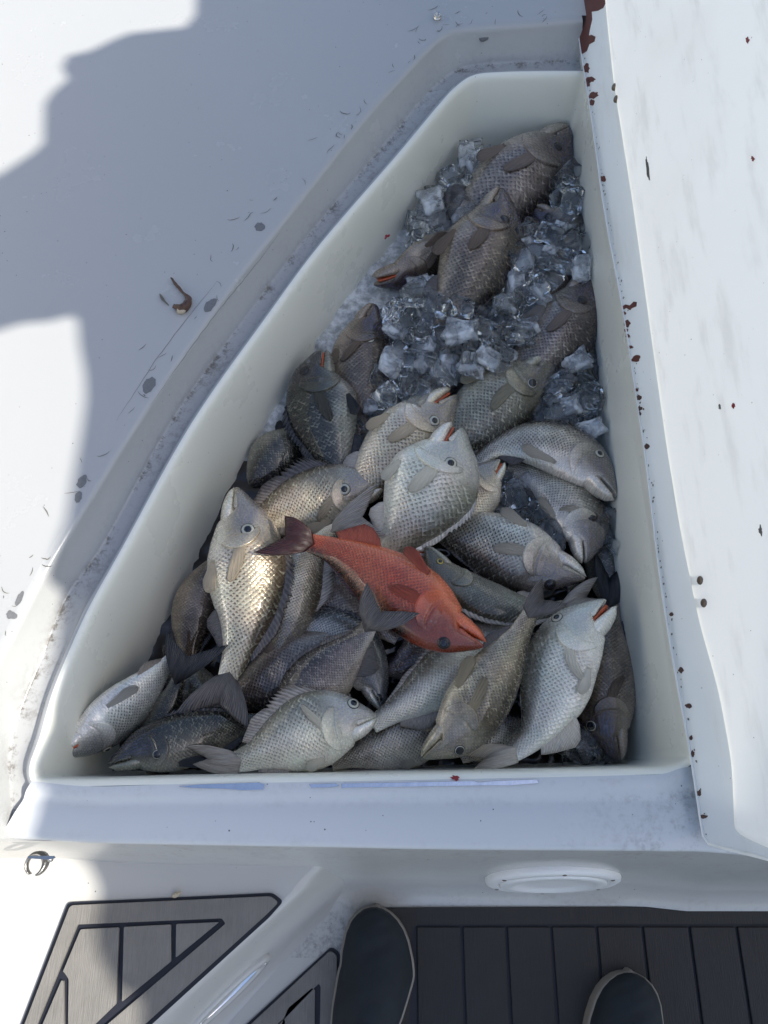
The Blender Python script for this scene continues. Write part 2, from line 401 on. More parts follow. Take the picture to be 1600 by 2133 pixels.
prism('border', [at(u, v, ZF+.0075) for u, v in rounded([(755,1891),(2290,1885),(2290,1923),(866,1926),(857,1940),(845,2990),(745,2990)], 8)], UPZ, .0046, EVAD, fp, bev=.001)
yT, yB = at(960, 1930, ZF)[1], -1.1
edges = [865, 961, 1053, 1146, 1240, 1335, 1432, 1530, 1628, 1726, 1825, 1925]
for a, b_ in zip(edges[:-1], edges[1:]):
    xa, xb = at(a, 1930, ZF)[0]+.0022, at(b_, 1930, ZF)[0]-.0022
    prism('plank', [(xa, yT, ZF+.0075), (xa, yB, ZF+.0075), (xb, yB, ZF+.0075), (xb, yT, ZF+.0075)], UPZ, .0046, EVAD, fp, bev=.0012)

# ------------------------------------------------------------------ hatch lid
ha, hb = at(1207, 60, -.022), at(1465, 1745, -.022)
hd = nrm(hb-ha); hr = nrm(np.cross(hd, (0, 0, 1))); hr = hr if hr[0] > 0 else -hr
PHI = math.radians(20)
wd = hr*math.sin(PHI)+np.array([0, 0, 1])*math.cos(PHI); ln = nrm(np.cross(hd, wd)); ln = ln if ln[0] < 0 else -ln
def lp(u, v, off=0.0): return on_plane(u, v, ha+ln*off, ln)
lid = empty('hatch_lid', hb); tag(lid, 'open white hatch lid leaning back along the right of the fish box, edge chipped', 'hatch lid')
left = [(1206,-330),(1202,-150),(1202,0),(1206,70),(1216,140),(1232,240),(1260,440),(1300,655),(1330,852),(1346,960),(1374,1190),(1402,1370),(1437,1560),(1465,1738)]
def hw(h, w): return ha+hd*h+wd*w
def hwc(p): return np.dot(p-ha, hd), np.dot(p-ha, wd)
outl = [lp(*p) for p in left+[(1470,1752),(1490,1762),(1600,1790)]]+[hw(1.40, .56), hw(-.36, .56)]
pin = [(1262,-330),(1266,0),(1285,180),(1325,430),(1396,935),(1425,1110),(1464,1300),(1505,1440),(1532,1590),(1536,1680),(1538,1738),(1610,1771)]
pinw = [hwc(lp(*p)) for p in pin]+[(1.375, .50), (-.33, .50)]
def rounded2(P, r): return [np.array(p) for p in rounded(P, r, 4)]
pb = np.array([hw(*p)+ln*.0005 for p in rounded2(pinw, .032)])
cpl = pb.mean(0)
d_in = []
for i in range(len(pb)):
    t = nrm(pb[(i+1) % len(pb)]-pb[i-1]); d_ = np.cross(t, ln); d_in.append(d_)
d_in = np.array(d_in)
if np.sum(d_in*(cpl-pb)) < 0: d_in = -d_in
for _ in range(4): d_in = nrm(.5*d_in+.25*(np.roll(d_in, 1, 0)+np.roll(d_in, -1, 0)))
prism('flange', outl, ln, .006, FLANGE, lid, bev=.0, holes=[pb+d_in*.004-ln*.0005])
ring_rows = [pb+d_in*o+ln*h for o, h in [(0, 0), (.002, .004), (.006, .010), (.010, .0122), (.0135, .013), (.016, .0129)]]
V = list(np.vstack(ring_rows)); npb = len(pb); F = grid_faces(len(ring_rows), npb, True)
tri = geometry.tessellate_polygon([[Vector(p) for p in ring_rows[-1]]])
base_i = (len(ring_rows)-1)*npb; F += [tuple(base_i+i for i in t) for t in tri]
bm = bmesh.new(); vs = [bm.verts.new(v) for v in V]
for f in F:
    try: bm.faces.new([vs[i] for i in f])
    except ValueError: pass
bmesh.ops.recalc_face_normals(bm, faces=bm.faces)
F = [[v.index for v in f.verts] for f in bm.faces] if not bm.verts.index_update() else F; bm.free()
eb = crom([lp(*p)+ln*.0002 for p in left+[(1469,1751),(1490,1762),(1600,1790),(1900,1872)]], 120)
EV, EF = tube(eb, .0017, 8); mesh_obj('edge_bead', EV, EF, LIDM, lid)
po = mesh_obj('inner_panel', V, F, LIDM, lid)
for u, v in [(1286,184),(1290,209),(1470,1210),(1478,1257)]:
    c = lp(u+6, v, .002); ax = nrm(ln*.75-hr*.25+hd*.02)
    V, F = lathe([(.0001, .0125), (.0042, .0125), (.0052, .0115), (.0054, .004), (.0062, .0035), (.0066, .001), (.0062, -.004)], c, ax, 12)
    o = mesh_obj('bolt', V, F, RUSTY, lid)
chips = [[(1203,-20),(1203,40),(1205,75),(1209,108),(1213,112),(1222,106),(1227,92),(1238,86),(1240,76),(1232,72),(1226,74),(1228,62),(1233,40),(1232,24),(1245,22),(1256,16),(1262,4),(1262,-20)],
         blob(1221,142,6,10), blob(1230,165,9,6), blob(1224,172,5,8), blob(1236,198,10,7,-.3), blob(1233,213,6,6), blob(1256,372,5,6),
         [(1296,638),(1303,634),(1312,636),(1320,628),(1326,629),(1325,638),(1315,642),(1312,646),(1304,641),(1298,645)], blob(1300,652,4,4), blob(1306,674,6,7), blob(1304,688,4,4), blob(1307,699,4,4), blob(1313,723,6,3), blob(1325,747,10,6,-.5),
         blob(1326,812,3,4), blob(1330,828,5,6), blob(1333,851,5,4), blob(1332,861,3,4), blob(1347,930,6,5), blob(1398,1279,4,4,seed=2), blob(1418,1396,5,6), blob(1434,1470,6,5), blob(1439,1537,3,5), blob(1443,1570,3,6), blob(1456,1652,4,6), blob(1466,1701,7,4)]
for k, c in enumerate(chips):
    o = prism('bare_patch', [lp(u, v, .0009) for u, v in (c if len(c) > 14 else c)], ln, .0008, PRIMER if k < 15 else simple('rust_chip', (.07, .032, .025, 1), .7) if k == 15 else o.data.materials[0], lid)
# small dark chips along the edge: joined
V = []; F = []
r_ = random.Random(3)
el = crom([lp(u+3, v, .0006) for u, v in left], 400)
for k in range(120):
    c = el[r_.randrange(60, 400)]+wd*abs(r_.gauss(0, .003)); s_ = r_.uniform(.0005, .0016)
    n0 = len(V)
    for w in range(6): V.append(c+(hd*math.cos(w*1.047)*r_.uniform(.8, 2)+wd*math.sin(w*1.047))*s_*r_.uniform(.6, 1.2))
    F.append(tuple(range(n0, n0+6)))
tag(mesh_obj('edge_nicks', V, F, CRACKM, lid), kind='stuff')
for u, v, ru, rv in [(1348,350,2,22),(1583,1105,4,9),(1557,83,3,5),(1568,330,3,4),(1498,847,2,5),(1527,845,3,5)]:
    prism('stain', [lp(a, b_, .0146) for a, b_ in blob(u, v, ru, rv, -.12, jag=.5)], ln, .0012, CRACKM if ru != 3 else BLOOD, lid)

# ------------------------------------------------------------------ deck marks and fittings
def flat(name, poly, z, mat, parent, t=.0006): return prism(name, [at(u, v, z) for u, v in poly], UPZ, t, mat, parent)
for k, (u, v, ru, rv, rt) in enumerate([(437,636,18,9,-.9),(541,472,10,9,0),(310,803,20,11,-1.0),(170,1003,15,8,-1.0),(163,1035,12,7,-1.2),(40,1247,16,6,-1.1),(24,1281,12,9,.2)]):
    p = blob(u, v, ru, rv, rt, 16, .16)
    flat('gelcoat_chip', p, .0006, CHIPG, deck)
flat('gelcoat_chip', blob(1008, 77, 10, 6, 0, 12, .15), -.0145, CHIPG, deck, .003)
# hairline cracks
def ribbon(P, w):
    P = np.array(P); T = nrm(np.gradient(P, axis=0)); N_ = np.stack([T[:, 1], -T[:, 0], 0*T[:, 0]], 1)
    ww = w*(np.sin(np.linspace(.15, math.pi-.1, len(P)))*.8+.2)[:, None]
    return np.vstack([P+N_*ww, P-N_*ww]), [(i, i+1, len(P)+i+1, len(P)+i) for i in range(len(P)-1)]
V = []; F = []; r_ = random.Random(11)
for k in range(85):
    i = r_.randrange(6, len(EL)-22); base_ = EL[i]+OUT[i]*r_.choice([r_.uniform(.010, .03), r_.uniform(.012, .07)])
    ang = math.atan2(Tn[i][1], Tn[i][0])+r_.choice([r_.gauss(0, .3), r_.gauss(.9, .5)])
    L = r_.uniform(.004, .022); p = np.array([base_[0], base_[1], .0005]); P = [p.copy()]
    curl = r_.gauss(0, .35)
    for s in range(7):
        ang += r_.gauss(0, .22)+curl*.3; p = p+np.array([math.cos(ang), math.sin(ang), 0])*L/7; P.append(p.copy())
    v_, f_ = ribbon(P, r_.uniform(.0003, .0007)); n0 = len(V); V += list(v_); F += [tuple(n0+i for i in f) for f in f_]
for pts in [[(600,500),(540,580),(470,665),(400,760),(330,860)],[(470,600),(360,740),(260,890)]]:
    P = crom([at(u-18, v-14, .0005) for u, v in pts], 40)+np.c_[rng.normal(0, .0004, (40, 2)), np.zeros(40)]
    v_, f_ = ribbon(P, .0003); n0 = len(V); V += list(v_); F += [tuple(n0+i for i in f) for f in f_]
tag(mesh_obj('hairline_cracks', V, F, CRACKM, deck), kind='stuff')
# worn strip on the lip, blood
for poly in [[(372,1638),(420,1634),(540,1630),(552,1635),(548,1645),(505,1646),(470,1643),(430,1642),(400,1641)], [(644,1634),(700,1632),(706,1637),(690,1640),(648,1641)], [(712,1632),(850,1630),(985,1627),(1000,1630),(1030,1627),(1118,1624),(1122,1631),(1060,1636),(1000,1636),(880,1638),(712,1641)]]:
    flat('worn_metal_strip', poly, -.0372, FOIL, box, .0016)
tag(flat('blood_spot', blob(949, 1621, 9, 5, .2, 14, .4), -.0374, BLOOD, None, .001), 'small red blood smear on the front lip of the fish box', 'blood spot')
tag(flat('blood_spot', blob(806, 492, 7, 3, -.5, 12, .5), -.03, BLOOD, None, .001), 'tiny red smear on the left liner wall high above the ice', 'blood spot')
# stud
V, F = lathe([(.0001, .003), (.0032, .003), (.0036, .0075), (.0052, .008), (.0058, .006), (.0056, .0035), (.0066, .003), (.0066, .0)], at(911, 38, 0), UPZ, 24)
tag(mesh_obj('snap_stud', V, F, STEEL), 'round metal snap stud on the deck above the fish box', 'snap stud')
# dried scrap of bait
BR = simple('dried_bait', (.075, .036, .022, 1), .5, 0, .6, 300, .001); PALE = simple('dry_shell', (.45, .38, .28, 1), .5, 0, .3, 200)
sc = empty('bait_scrap', at(378, 630)); tag(sc, 'dried curled brown scrap of bait on the shaded deck left of the box', 'bait scrap')
V, F = tube(crom([at(357,579,.004), at(366,592,.005), at(378,606,.005), at(384,612,.006), at(392,620,.005), at(391,632,.005), at(380,642,.006), at(370,640,.005), at(362,638,.004)], 30), np.interp(np.linspace(0, 1, 30), [0, .2, .45, .6, .8, 1], [.0014, .0022, .0018, .005, .0068, .003]), 8)
mesh_obj('curled_body', V+rng.normal(0, .0004, V.shape), F, BR, sc)
V, F = tube(crom([at(372,645,.003), at(380,648,.005), at(388,640,.006)], 8), [.003, .0055, .005, .004, .004, .003, .003, .002], 8); mesh_obj('tail_lump', V, F, PALE, sc)
V, F = tube(crom([at(333,612,.002), at(340,624,.003), at(352,636,.002)], 8), [.0006, .0016, .002, .002, .0015, .0012, .001, .0006], 6); mesh_obj('leg', V, F, CRACKM, sc)
# bug / seed leaf by the step pad
V, F = tube(crom([at(358,1868,ZS+.006), at(368,1863,ZS+.009), at(378,1858,ZS+.006)], 9), [.0006, .002, .003, .0035, .0035, .003, .002, .0014, .0005], 8)
tag(mesh_obj('dried_leaf', V, F, PALE), 'tiny dried tan leaf on the edge of the step pad', 'leaf')
# hook under the sill
hk = empty('hook', at(80, 1788, -.07)); tag(hk, 'small metal hook screwed under the left end of the sill', 'hook')
ARC = [at(u, v, -.07-.004*k) for k, (u, v) in enumerate([(104,1789),(84,1788),(64,1793),(54,1803),(54,1818)])]
hz = -.075
c = at(70, 1803, hz)
arc = [c+np.array([math.cos(a)*.0105, math.sin(a)*.0105, -.0004*i]) for i, a in enumerate(np.linspace(math.radians(-60), math.radians(235), 22))]
V = []; F = []
for i, p in enumerate(arc):
    rad_ = nrm(p-c); w = .004+.008*math.sin(math.pi*min(1, i/16))**2
    V += [p+np.array([0, 0, .005]), p+rad_*w*.5+np.array([0, 0, .005]), p+rad_*w*.5-np.array([0, 0, .005]), p-np.array([0, 0, .005])]
F = grid_faces(22, 4, True)+[(3, 2, 1, 0), tuple(84+i for i in range(4))]
mesh_obj('hook_ring', V, F, HOOKM, hk)
prism('mounting_plate', [at(u, v, -.062) for u, v in rounded([(58,1783),(112,1783),(114,1788),(100,1791),(58,1788)], 2)], UPZ, .003, STEEL, hk)
V, F = lathe([(.0001, .001), (.003, 0), (.0032, -.004), (.0001, -.006)], at(103, 1790, -.064), UPZ, 12); mesh_obj('screw', V, F, STEEL, hk)
# round inspection hatch on the cockpit wall
wa, wb = rr[4][nf//2], rr[6][nf//2]
wdir = nrm(np.array([0, wb[1]-wa[1], wb[2]-wa[2]])); wn = nrm(np.cross(wdir, (1, 0, 0))); wn = wn if wn[1] < 0 else -wn
hc = on_plane(1150, 1827, rr[5][nf//2], wn)
RW = .5*(1288-1014)/FPX*np.linalg.norm(hc-EYE)*.90
ih = empty('inspection_hatch', hc); tag(ih, 'round white screwed inspection hatch on the cockpit wall below the sill', 'inspection hatch')
V, F = lathe([(RW, -.004), (RW, .004), (RW*.985, .0075), (RW*.93, .010), (RW*.84, .0105), (RW*.815, .009), (RW*.81, .003), (RW*.79, .003)], hc, wn, 64); mesh_obj('ring', V, F, HATCHM, ih)
V, F = lathe([(RW*.795, .002), (RW*.785, .0105), (RW*.76, .012), (RW*.6, .0125), (RW*.57, .0095), (RW*.3, .009), (.0001, .009)], hc, wn, 64); mesh_obj('cover', V, F, HATCHM, ih)
for k in range(6):
    a = math.radians(30+60*k); pp = hc+np.array([1, 0, 0])*math.cos(a)*RW*.9+wdir*math.sin(a)*RW*.9+wn*.009
    V, F = lathe([(.0035, -.002), (.0034, .001), (.002, .002), (.0001, .0021)], pp, wn, 12); mesh_obj('screw', V, F, RUSTY, ih)
# oval fitting on the step's side
sa, sb = lerp(TP, BT, .3, ZS-.05), lerp(TP, BT, .6, ZS-.105)
i0 = int(np.argmin(np.linalg.norm(proj(sa)-np.array([455, 2070]), axis=1)))
sd = nrm(sb[i0]-sa[i0]); st = nrm(sa[i0+2]-sa[i0-2]); sn = nrm(np.cross(st, sd)); sn = sn if sn[2] > 0 else -sn
oc = on_plane(473, 2072, sa[i0]+(sb[i0]-sa[i0])*.5, sn)
ov = empty('oval_vent', oc); tag(ov, 'shiny oval vent fitting on the sloping side of the left step', 'vent')
def oval(name, prof_, mat):
    V = []
    for a, b_, h in prof_:
        for k in range(40):
            w = 2*math.pi*k/40; V.append(oc+st*math.cos(w)*a+sd*math.sin(w)*b_+sn*h)
    mesh_obj(name, V, grid_faces(len(prof_), 40, True), mat, ov)
oval('rim', [(.074, .026, -.002), (.074, .026, .003), (.071, .0235, .006), (.056, .0175, .006), (.053, .0155, .003), (.0525, .015, -.004)], WALLM)
oval('bowl', [(.053, .0155, .0025), (.046, .012, -.003), (.03, .008, -.006), (.0001, .0001, -.007)], FOIL)
for s_ in (-1, 1):
    V, F = lathe([(.0028, 0), (.0026, .0012), (.0001, .0016)], oc+st*.0635*s_+sn*.006, sn, 12); mesh_obj('screw', V, F, STEEL, ov)

# ------------------------------------------------------------------ shoes
NAVY = simple('navy_canvas', (.009, .014, .019, 1), .8, 0, .6, 35, .0006); SOLE = simple('sole_rubber', (.24, .215, .185, 1), .6, 0, .15, 80); LINING = simple('dark_lining', (.006, .006, .008, 1), .9)
def shoe(label, toe, heel, w, sgn):
    z0 = ZF+.0078
    a, b_ = at(*toe, z0), at(*heel, z0); fw = nrm(a-b_); sd_ = np.cross(fw, (0, 0, 1)); Ls = np.linalg.norm(a-b_)
    r = empty('shoe', (a+b_)/2*np.array([1, 1, 0])+np.array([0, 0, z0])); tag(r, label, 'shoe', 'shoes of the person standing on the floor mat')
    t = np.linspace(0, 1, 41)**1.7
    half = np.interp(t, [0, .006, .02, .05, .09, .15, .24, .34, .5, .7, .88, .96, 1], [.02, .20, .38, .58, .74, .87, .97, 1.0, .93, .76, .74, .52, .05])*w/2
    ctr = np.interp(t, [0, .3, .6, 1], [.10, 0, .10, .02])*w*sgn*-1
    ht = np.interp(t, [0, .03, .12, .25, .38, .5, .7, 1], [.022, .030, .040, .050, .066, .078, .072, .066])
    def outline(k, grow):
        return a-fw*(Ls*t[k])+sd_*ctr[k], half[k]+grow
    # sole
    V = []
    for k in range(41):
        for s_ in range(8):
            pass
    ringL = [outline(k, .0012) for k in range(41)]
    poly_ = [c+sd_*h for c, h in ringL]+[c-sd_*h for c, h in ringL[::-1]]
    ringL2 = [p+np.array([0, 0, .026]) for p in poly_]; P0 = np.array(poly_); P0[0] += fw*.003; P0[-1] += fw*.003
    n_ = len(P0); V = np.vstack([P0, P0+np.array([0, 0, .022]), P0*0+P0.mean(0)+(P0-P0.mean(0))*.975+np.array([0, 0, .026])])
    F = grid_faces(3, n_, True)+[tuple(range(2*n_, 3*n_))]
    mesh_obj('sole', V, F, SOLE, r)
    # upper
    V = []
    M = 21
    for k in range(41):
        c, h = outline(k, -.001)
        for j in range(M):
            w_ = math.pi*j/(M-1); x = math.cos(w_); y = math.sin(w_)**.72
            V.append(c+sd_*h*x*(1-.12*y)+np.array([0, 0, .02+(ht[k]-.0)*y]))
    V = np.array(V); ii = np.arange(len(V)); V[:, 2] += .0012*np.sin(ii*.7)*np.sin(ii*.13)
    up = mesh_obj('upper', V, grid_faces(41, M), NAVY, r)
    # opening
    V = []
    for k in range(16):
        t_ = .50+.42*k/15; kk = int(np.argmin(abs(t-t_))); c, h = outline(kk, 0)
        for j in range(9):
            x = -1+2*j/8; V.append(c+sd_*x*h*.62*math.sqrt(max(.05, 1-((k-7.5)/7.8)**2))+np.array([0, 0, .02+ht[kk]+.0035-.0*x]))
    mesh_obj('opening', V, grid_faces(16, 9), LINING, r)
shoe('left dark navy slip-on shoe with a pale sole edge, close to the white margin', (800,1888), (752,2330), .108, 1)
shoe('right dark navy slip-on shoe of which only the rounded toe shows', (1289,2018), (1300,2470), .107, -1)

# ------------------------------------------------------------------ fish
def fish_group():
    g = bpy.data.node_groups.new('fish_skin', 'ShaderNodeTree'); q = NB(g)
    for nm in ('Back', 'Flank', 'Belly', 'Spot', 'Head', 'Tint'):
        g.interface.new_socket(nm, in_out='INPUT', socket_type='NodeSocketColor')
    for nm in ('ScaleAmt', 'Blotch', 'Seed', 'Lines', 'Metal', 'ScaleSize', 'Bump'):
        g.interface.new_socket(nm, in_out='INPUT', socket_type='NodeSocketFloat')
    g.interface.new_socket('Shader', in_out='OUTPUT', socket_type='NodeSocketShader')
    gi = q.n('NodeGroupInput').outputs; go = q.n('NodeGroupOutput')
    at_ = q.n('ShaderNodeAttribute', attribute_name='fishc', attribute_type='GEOMETRY')
    sx = q.n('ShaderNodeSeparateXYZ'); q.set(sx.inputs[0], at_.outputs['Vector'])
    s, dv, mask = sx.outputs[0], sx.outputs[1], sx.outputs[2]        # 0..1 nose to tail, 0..1 belly to back, scaled skin
    uv = q.n('ShaderNodeUVMap', uv_map='UVMap').outputs[0]
    su = q.n('ShaderNodeSeparateXYZ'); q.set(su.inputs[0], uv)
    off = q.n('ShaderNodeCombineXYZ'); q.set(off.inputs[0], gi['Seed']); q.set(off.inputs[1], gi['Seed'])
    va = q.n('ShaderNodeVectorMath', operation='ADD'); q.set(va.inputs[0], uv); q.set(va.inputs[1], off.outputs[0]); P = va.outputs[0]
    w1 = q.m('MULTIPLY', q.m('SUBTRACT', q.noise(P, 70, 2), .5), .7); w2 = q.m('MULTIPLY', q.m('SUBTRACT', q.noise(q.vec(P, (1, 1.3, 1)), 48, 2), .5), .9)
    u1 = q.m('ADD', q.m('DIVIDE', su.outputs[0], gi['ScaleSize']), w1)
    v1 = q.m('ADD', q.m('DIVIDE', su.outputs[1], q.m('MULTIPLY', gi['ScaleSize'], 1.16)), w2)
    a = q.m('ADD', u1, v1); b = q.m('SUBTRACT', u1, v1)
    fa, fb = q.m('FRACT', a), q.m('FRACT', b)
    mn = q.m('SQRT', q.m('ADD', q.m('MULTIPLY', fa, fa), q.m('MULTIPLY', fb, fb)))
    wn = q.n('ShaderNodeTexWhiteNoise', noise_dimensions='2D'); cc = q.n('ShaderNodeCombineXYZ')
    q.set(cc.inputs[0], q.m('FLOOR', a)); q.set(cc.inputs[1], q.m('FLOOR', b)); q.set(wn.inputs['Vector'], cc.outputs[0])
    big = q.noise(q.vec(P, (14, 24, 1)), 1, 4, .6)
    mid = q.noise(P, 75, 4, .65); fine = q.noise(P, 420, 3, .7)
    # colour from belly to back
    d = q.m('ADD', dv, q.m('MULTIPLY', q.m('SUBTRACT', big, .5), .34))
    col = q.mix(q.sm(d, .08, .42), gi['Belly'], gi['Flank'])
    col = q.mix(q.sm(d, .50, .90), col, gi['Back'])
    hm = q.m('SUBTRACT', 1, q.sm(q.m('ADD', s, q.m('MULTIPLY', q.m('SUBTRACT', big, .5), .06)), .24, .36))
    col = q.mix(q.m('MULTIPLY', hm, q.sm(dv, .12, .5)), col, gi['Head'])
    # scales: dark pocket in front, bright rear rim
    pocket = q.m('SUBTRACT', 1, q.sm(mn, .36, .72))
    thr = q.sm(big, .32, .58, .55, 1.)
    thr = q.m('MULTIPLY', thr, q.sm(dv, .02, .35, .45, 1.))
    sp = q.m('MULTIPLY', q.m('MULTIPLY', pocket, mask), q.m('MULTIPLY', gi['ScaleAmt'], thr))
    col = q.mix(sp, col, gi['Spot'])
    rim = q.m('MULTIPLY', q.m('MULTIPLY', q.sm(mn, .70, .92), mask), q.sm(wn.outputs['Value'], .35, .95, 0, 1))
    col = q.mix(q.m('MULTIPLY', rim, .34), col, gi['Tint'])
    # tint drift (pink, green, gold of wet scales) and blotches
    tint = q.mix(q.sm(q.noise(P, 19, 3), .35, .65), (1.04, .94, .95, 1), (.95, 1.03, .92, 1))
    col = q.mix(.38, col, q.mix(1., col, tint, 'MULTIPLY'))
    col = q.mix(1., col, q.mix(q.m('MULTIPLY', gi['Blotch'], q.sm(q.m('ADD', q.m('MULTIPLY', big, .6), q.m('MULTIPLY', mid, .4)), .42, .6)), (1, 1, 1, 1), (.38, .36, .35, 1)), 'MULTIPLY')
    sk = q.sm(fine, .25, .75, .80, 1.16); skc = q.n('ShaderNodeCombineXYZ'); [q.set(skc.inputs[i], sk) for i in range(3)]
    col = q.mix(1., col, skc.outputs[0], 'MULTIPLY')
    # pale bruises and slime on the head
    col = q.mix(q.m('MULTIPLY', hm, q.sm(mid, .58, .76, 0, .35)), col, (.55, .53, .52, 1))
    # fine blue lines over the snout
    ln = q.m('SINE', q.m('ADD', q.m('MULTIPLY', su.outputs[1], 1350), q.m('ADD', q.m('MULTIPLY', su.outputs[0], 260), q.m('MULTIPLY', q.noise(P, 40, 2), 20))))
    ln = q.m('MULTIPLY', q.sm(ln, .55, .95), q.m('MULTIPLY', q.m('SUBTRACT', 1, q.sm(s, .20, .30)), q.sm(dv, .3, .45)))
    col = q.mix(q.m('MULTIPLY', q.m('MULTIPLY', ln, .55), q.m('MULTIPLY', gi['Lines'], q.sm(mid, .35, .6))), col, (.17, .19, .52, 1))
    pb = q.n('ShaderNodeBsdfPrincipled'); q.set(pb.inputs['Base Color'], col)
    q.set(pb.inputs['Metallic'], q.m('MULTIPLY', gi['Metal'], q.sm(mn, 0, .4, .4, 1.)))
    q.set(pb.inputs['Roughness'], q.m('ADD', q.sm(mid, .3, .7, .14, .32), q.m('MULTIPLY', pocket, .1)))
    pb.inputs['Coat Weight'].default_value = .85; pb.inputs['Coat Roughness'].default_value = .07
    h = q.m('ADD', q.m('MULTIPLY', q.m('MULTIPLY', q.m('MINIMUM', mn, 1.1), mask), gi['Bump']), q.m('ADD', q.m('MULTIPLY', mid, q.m('ADD', .3, q.m('MULTIPLY', hm, .9))), q.m('MULTIPLY', fine, .14)))
    q.set(pb.inputs['Normal'], q.bump(h, .0021, 1.))
    q.set(go.inputs[0], pb.outputs[0]); return g
FG = fish_group()
PAL = { # back, flank, belly, spot, head, tint, scale amount, blotch, lines, metal
 'dark':   ((58,50,48), (134,124,121), (172,164,158), (46,39,38), (88,77,74), (226,218,212), .95, .55, .7, .25),
 'brown':  ((54,46,41), (120,106,95), (168,156,144), (44,36,32), (84,72,65), (214,200,182), .92, .6, .8, .22),
 'olive':  ((72,64,50), (152,140,116), (200,192,174), (60,52,42), (154,150,138), (236,226,200), .95, .75, .3, .25),
 'teal':   ((64,62,54), (144,142,128), (190,188,176), (52,52,48), (112,108,96), (222,232,214), .95, .35, .7, .3),
 'grey':   ((92,86,80), (190,186,178), (234,230,224), (54,49,46), (132,126,120), (250,248,240), .95, .4, .6, .3),
 'pale':   ((132,131,120), (228,226,214), (250,250,244), (84,80,70), (190,191,186), (255,252,240), .7, .2, .5, .22),
 'white':  ((122,118,108), (232,230,222), (252,252,248), (96,92,84), (206,209,205), (255,255,248), .65, .15, .3, .2),
 'gold':   ((104,94,82), (214,200,178), (244,236,222), (76,62,48), (160,153,143), (255,244,220), .9, .3, .7, .35),
 'black':  ((30,30,29), (66,67,62), (140,140,134), (18,18,18), (58,57,55), (196,196,180), .95, .4, .3, .25),
 'ash':    ((86,86,74), (132,131,118), (168,166,154), (56,55,48), (98,97,85), (192,190,174), .9, .25, .1, .2),
 'blue':   ((100,106,112), (184,190,196), (228,232,234), (58,62,70), (126,130,134), (246,250,252), .95, .25, .3, .3),
 'red':    ((30,18,14), (192,80,46), (218,112,72), (92,36,22), (128,54,32), (228,142,100), .8, .3, .0, .12),
}
FINM = {}
def fin_mat(key, cc=None):
    if key in FINM: return FINM[key]
    c1, c2 = cc or {'dark': ((58,53,52), (118,110,105)), 'pale': ((140,132,124), (196,188,178)), 'red': ((30,17,17), (82,38,32)), 'black': ((22,22,27), (48,47,50)), 'tan': ((190,176,158), (240,230,214)), 'grey': ((122,113,105), (192,182,170)), 'redp': ((128,50,34), (196,88,58)), 'dk': ((112,102,95), (170,158,148))}[key]
    m, q, b = material('fin_'+key)
    uv = q.n('ShaderNodeUVMap', uv_map='UVMap').outputs[0]; su = q.n('ShaderNodeSeparateXYZ'); q.set(su.inputs[0], uv)
    r = q.m('SINE', q.m('ADD', q.m('MULTIPLY', su.outputs[1], 95), q.m('MULTIPLY', q.noise(uv, 4, 2), 3)))
    n = q.noise(q.vec(uv, (3, 16, 1)), 1, 4, .65)
    f = q.m('ADD', q.m('MULTIPLY', q.sm(r, -.6, 1), .35), q.m('MULTIPLY', q.sm(n, .3, .7), .65))
    col = q.mix(f, lin(c1), lin(c2)); col = q.mix(q.sm(su.outputs[0], .5, 1.0, 0, .3), col, lin(tuple(x*.55 for x in c1)))
    q.set(b.inputs['Base Color'], col); b.inputs['Roughness'].default_value = .33; b.inputs['Coat Weight'].default_value = .2
    q.set(b.inputs['Normal'], q.bump(r, .0004, .6))
    tp = q.n('ShaderNodeBsdfTransparent'); tp.inputs[0].default_value = (.95, .93, .9, 1); mx = q.n('ShaderNodeMixShader'); q.set(mx.inputs[0], q.m('MULTIPLY', q.sm(su.outputs[0], .05, .8), q.sm(r, -.8, .8, .22, .0)))
    q.t.links.new(b.outputs[0], mx.inputs[1]); q.t.links.new(tp.outputs[0], mx.inputs[2]); q.t.links.new(mx.outputs[0], q.t.nodes['Material Output'].inputs[0]); FINM[key] = m; return m
EYEW = simple('eye_silver', lin((190,187,170)), .22, .1, .2, 400); EYED = simple('eye_dark_iris', lin((40,31,27)), .15, 0, .4, 500); EYEB = simple('pupil_black', (.004, .005, .012, 1), .06, 0, .05, 50, 0, .5)
RIMB = simple('eye_rim', (.02, .018, .018, 1), .35)
MOUTH = simple('mouth_lining', (.50, .10, .035, 1), .35, 0, .5, 120); GILLR = simple('gill_red', (.20, .012, .016, 1), .25, 0, .5, 250)
GOLDR = simple('gold_ring', lin((190,170,90)), .3, .4)

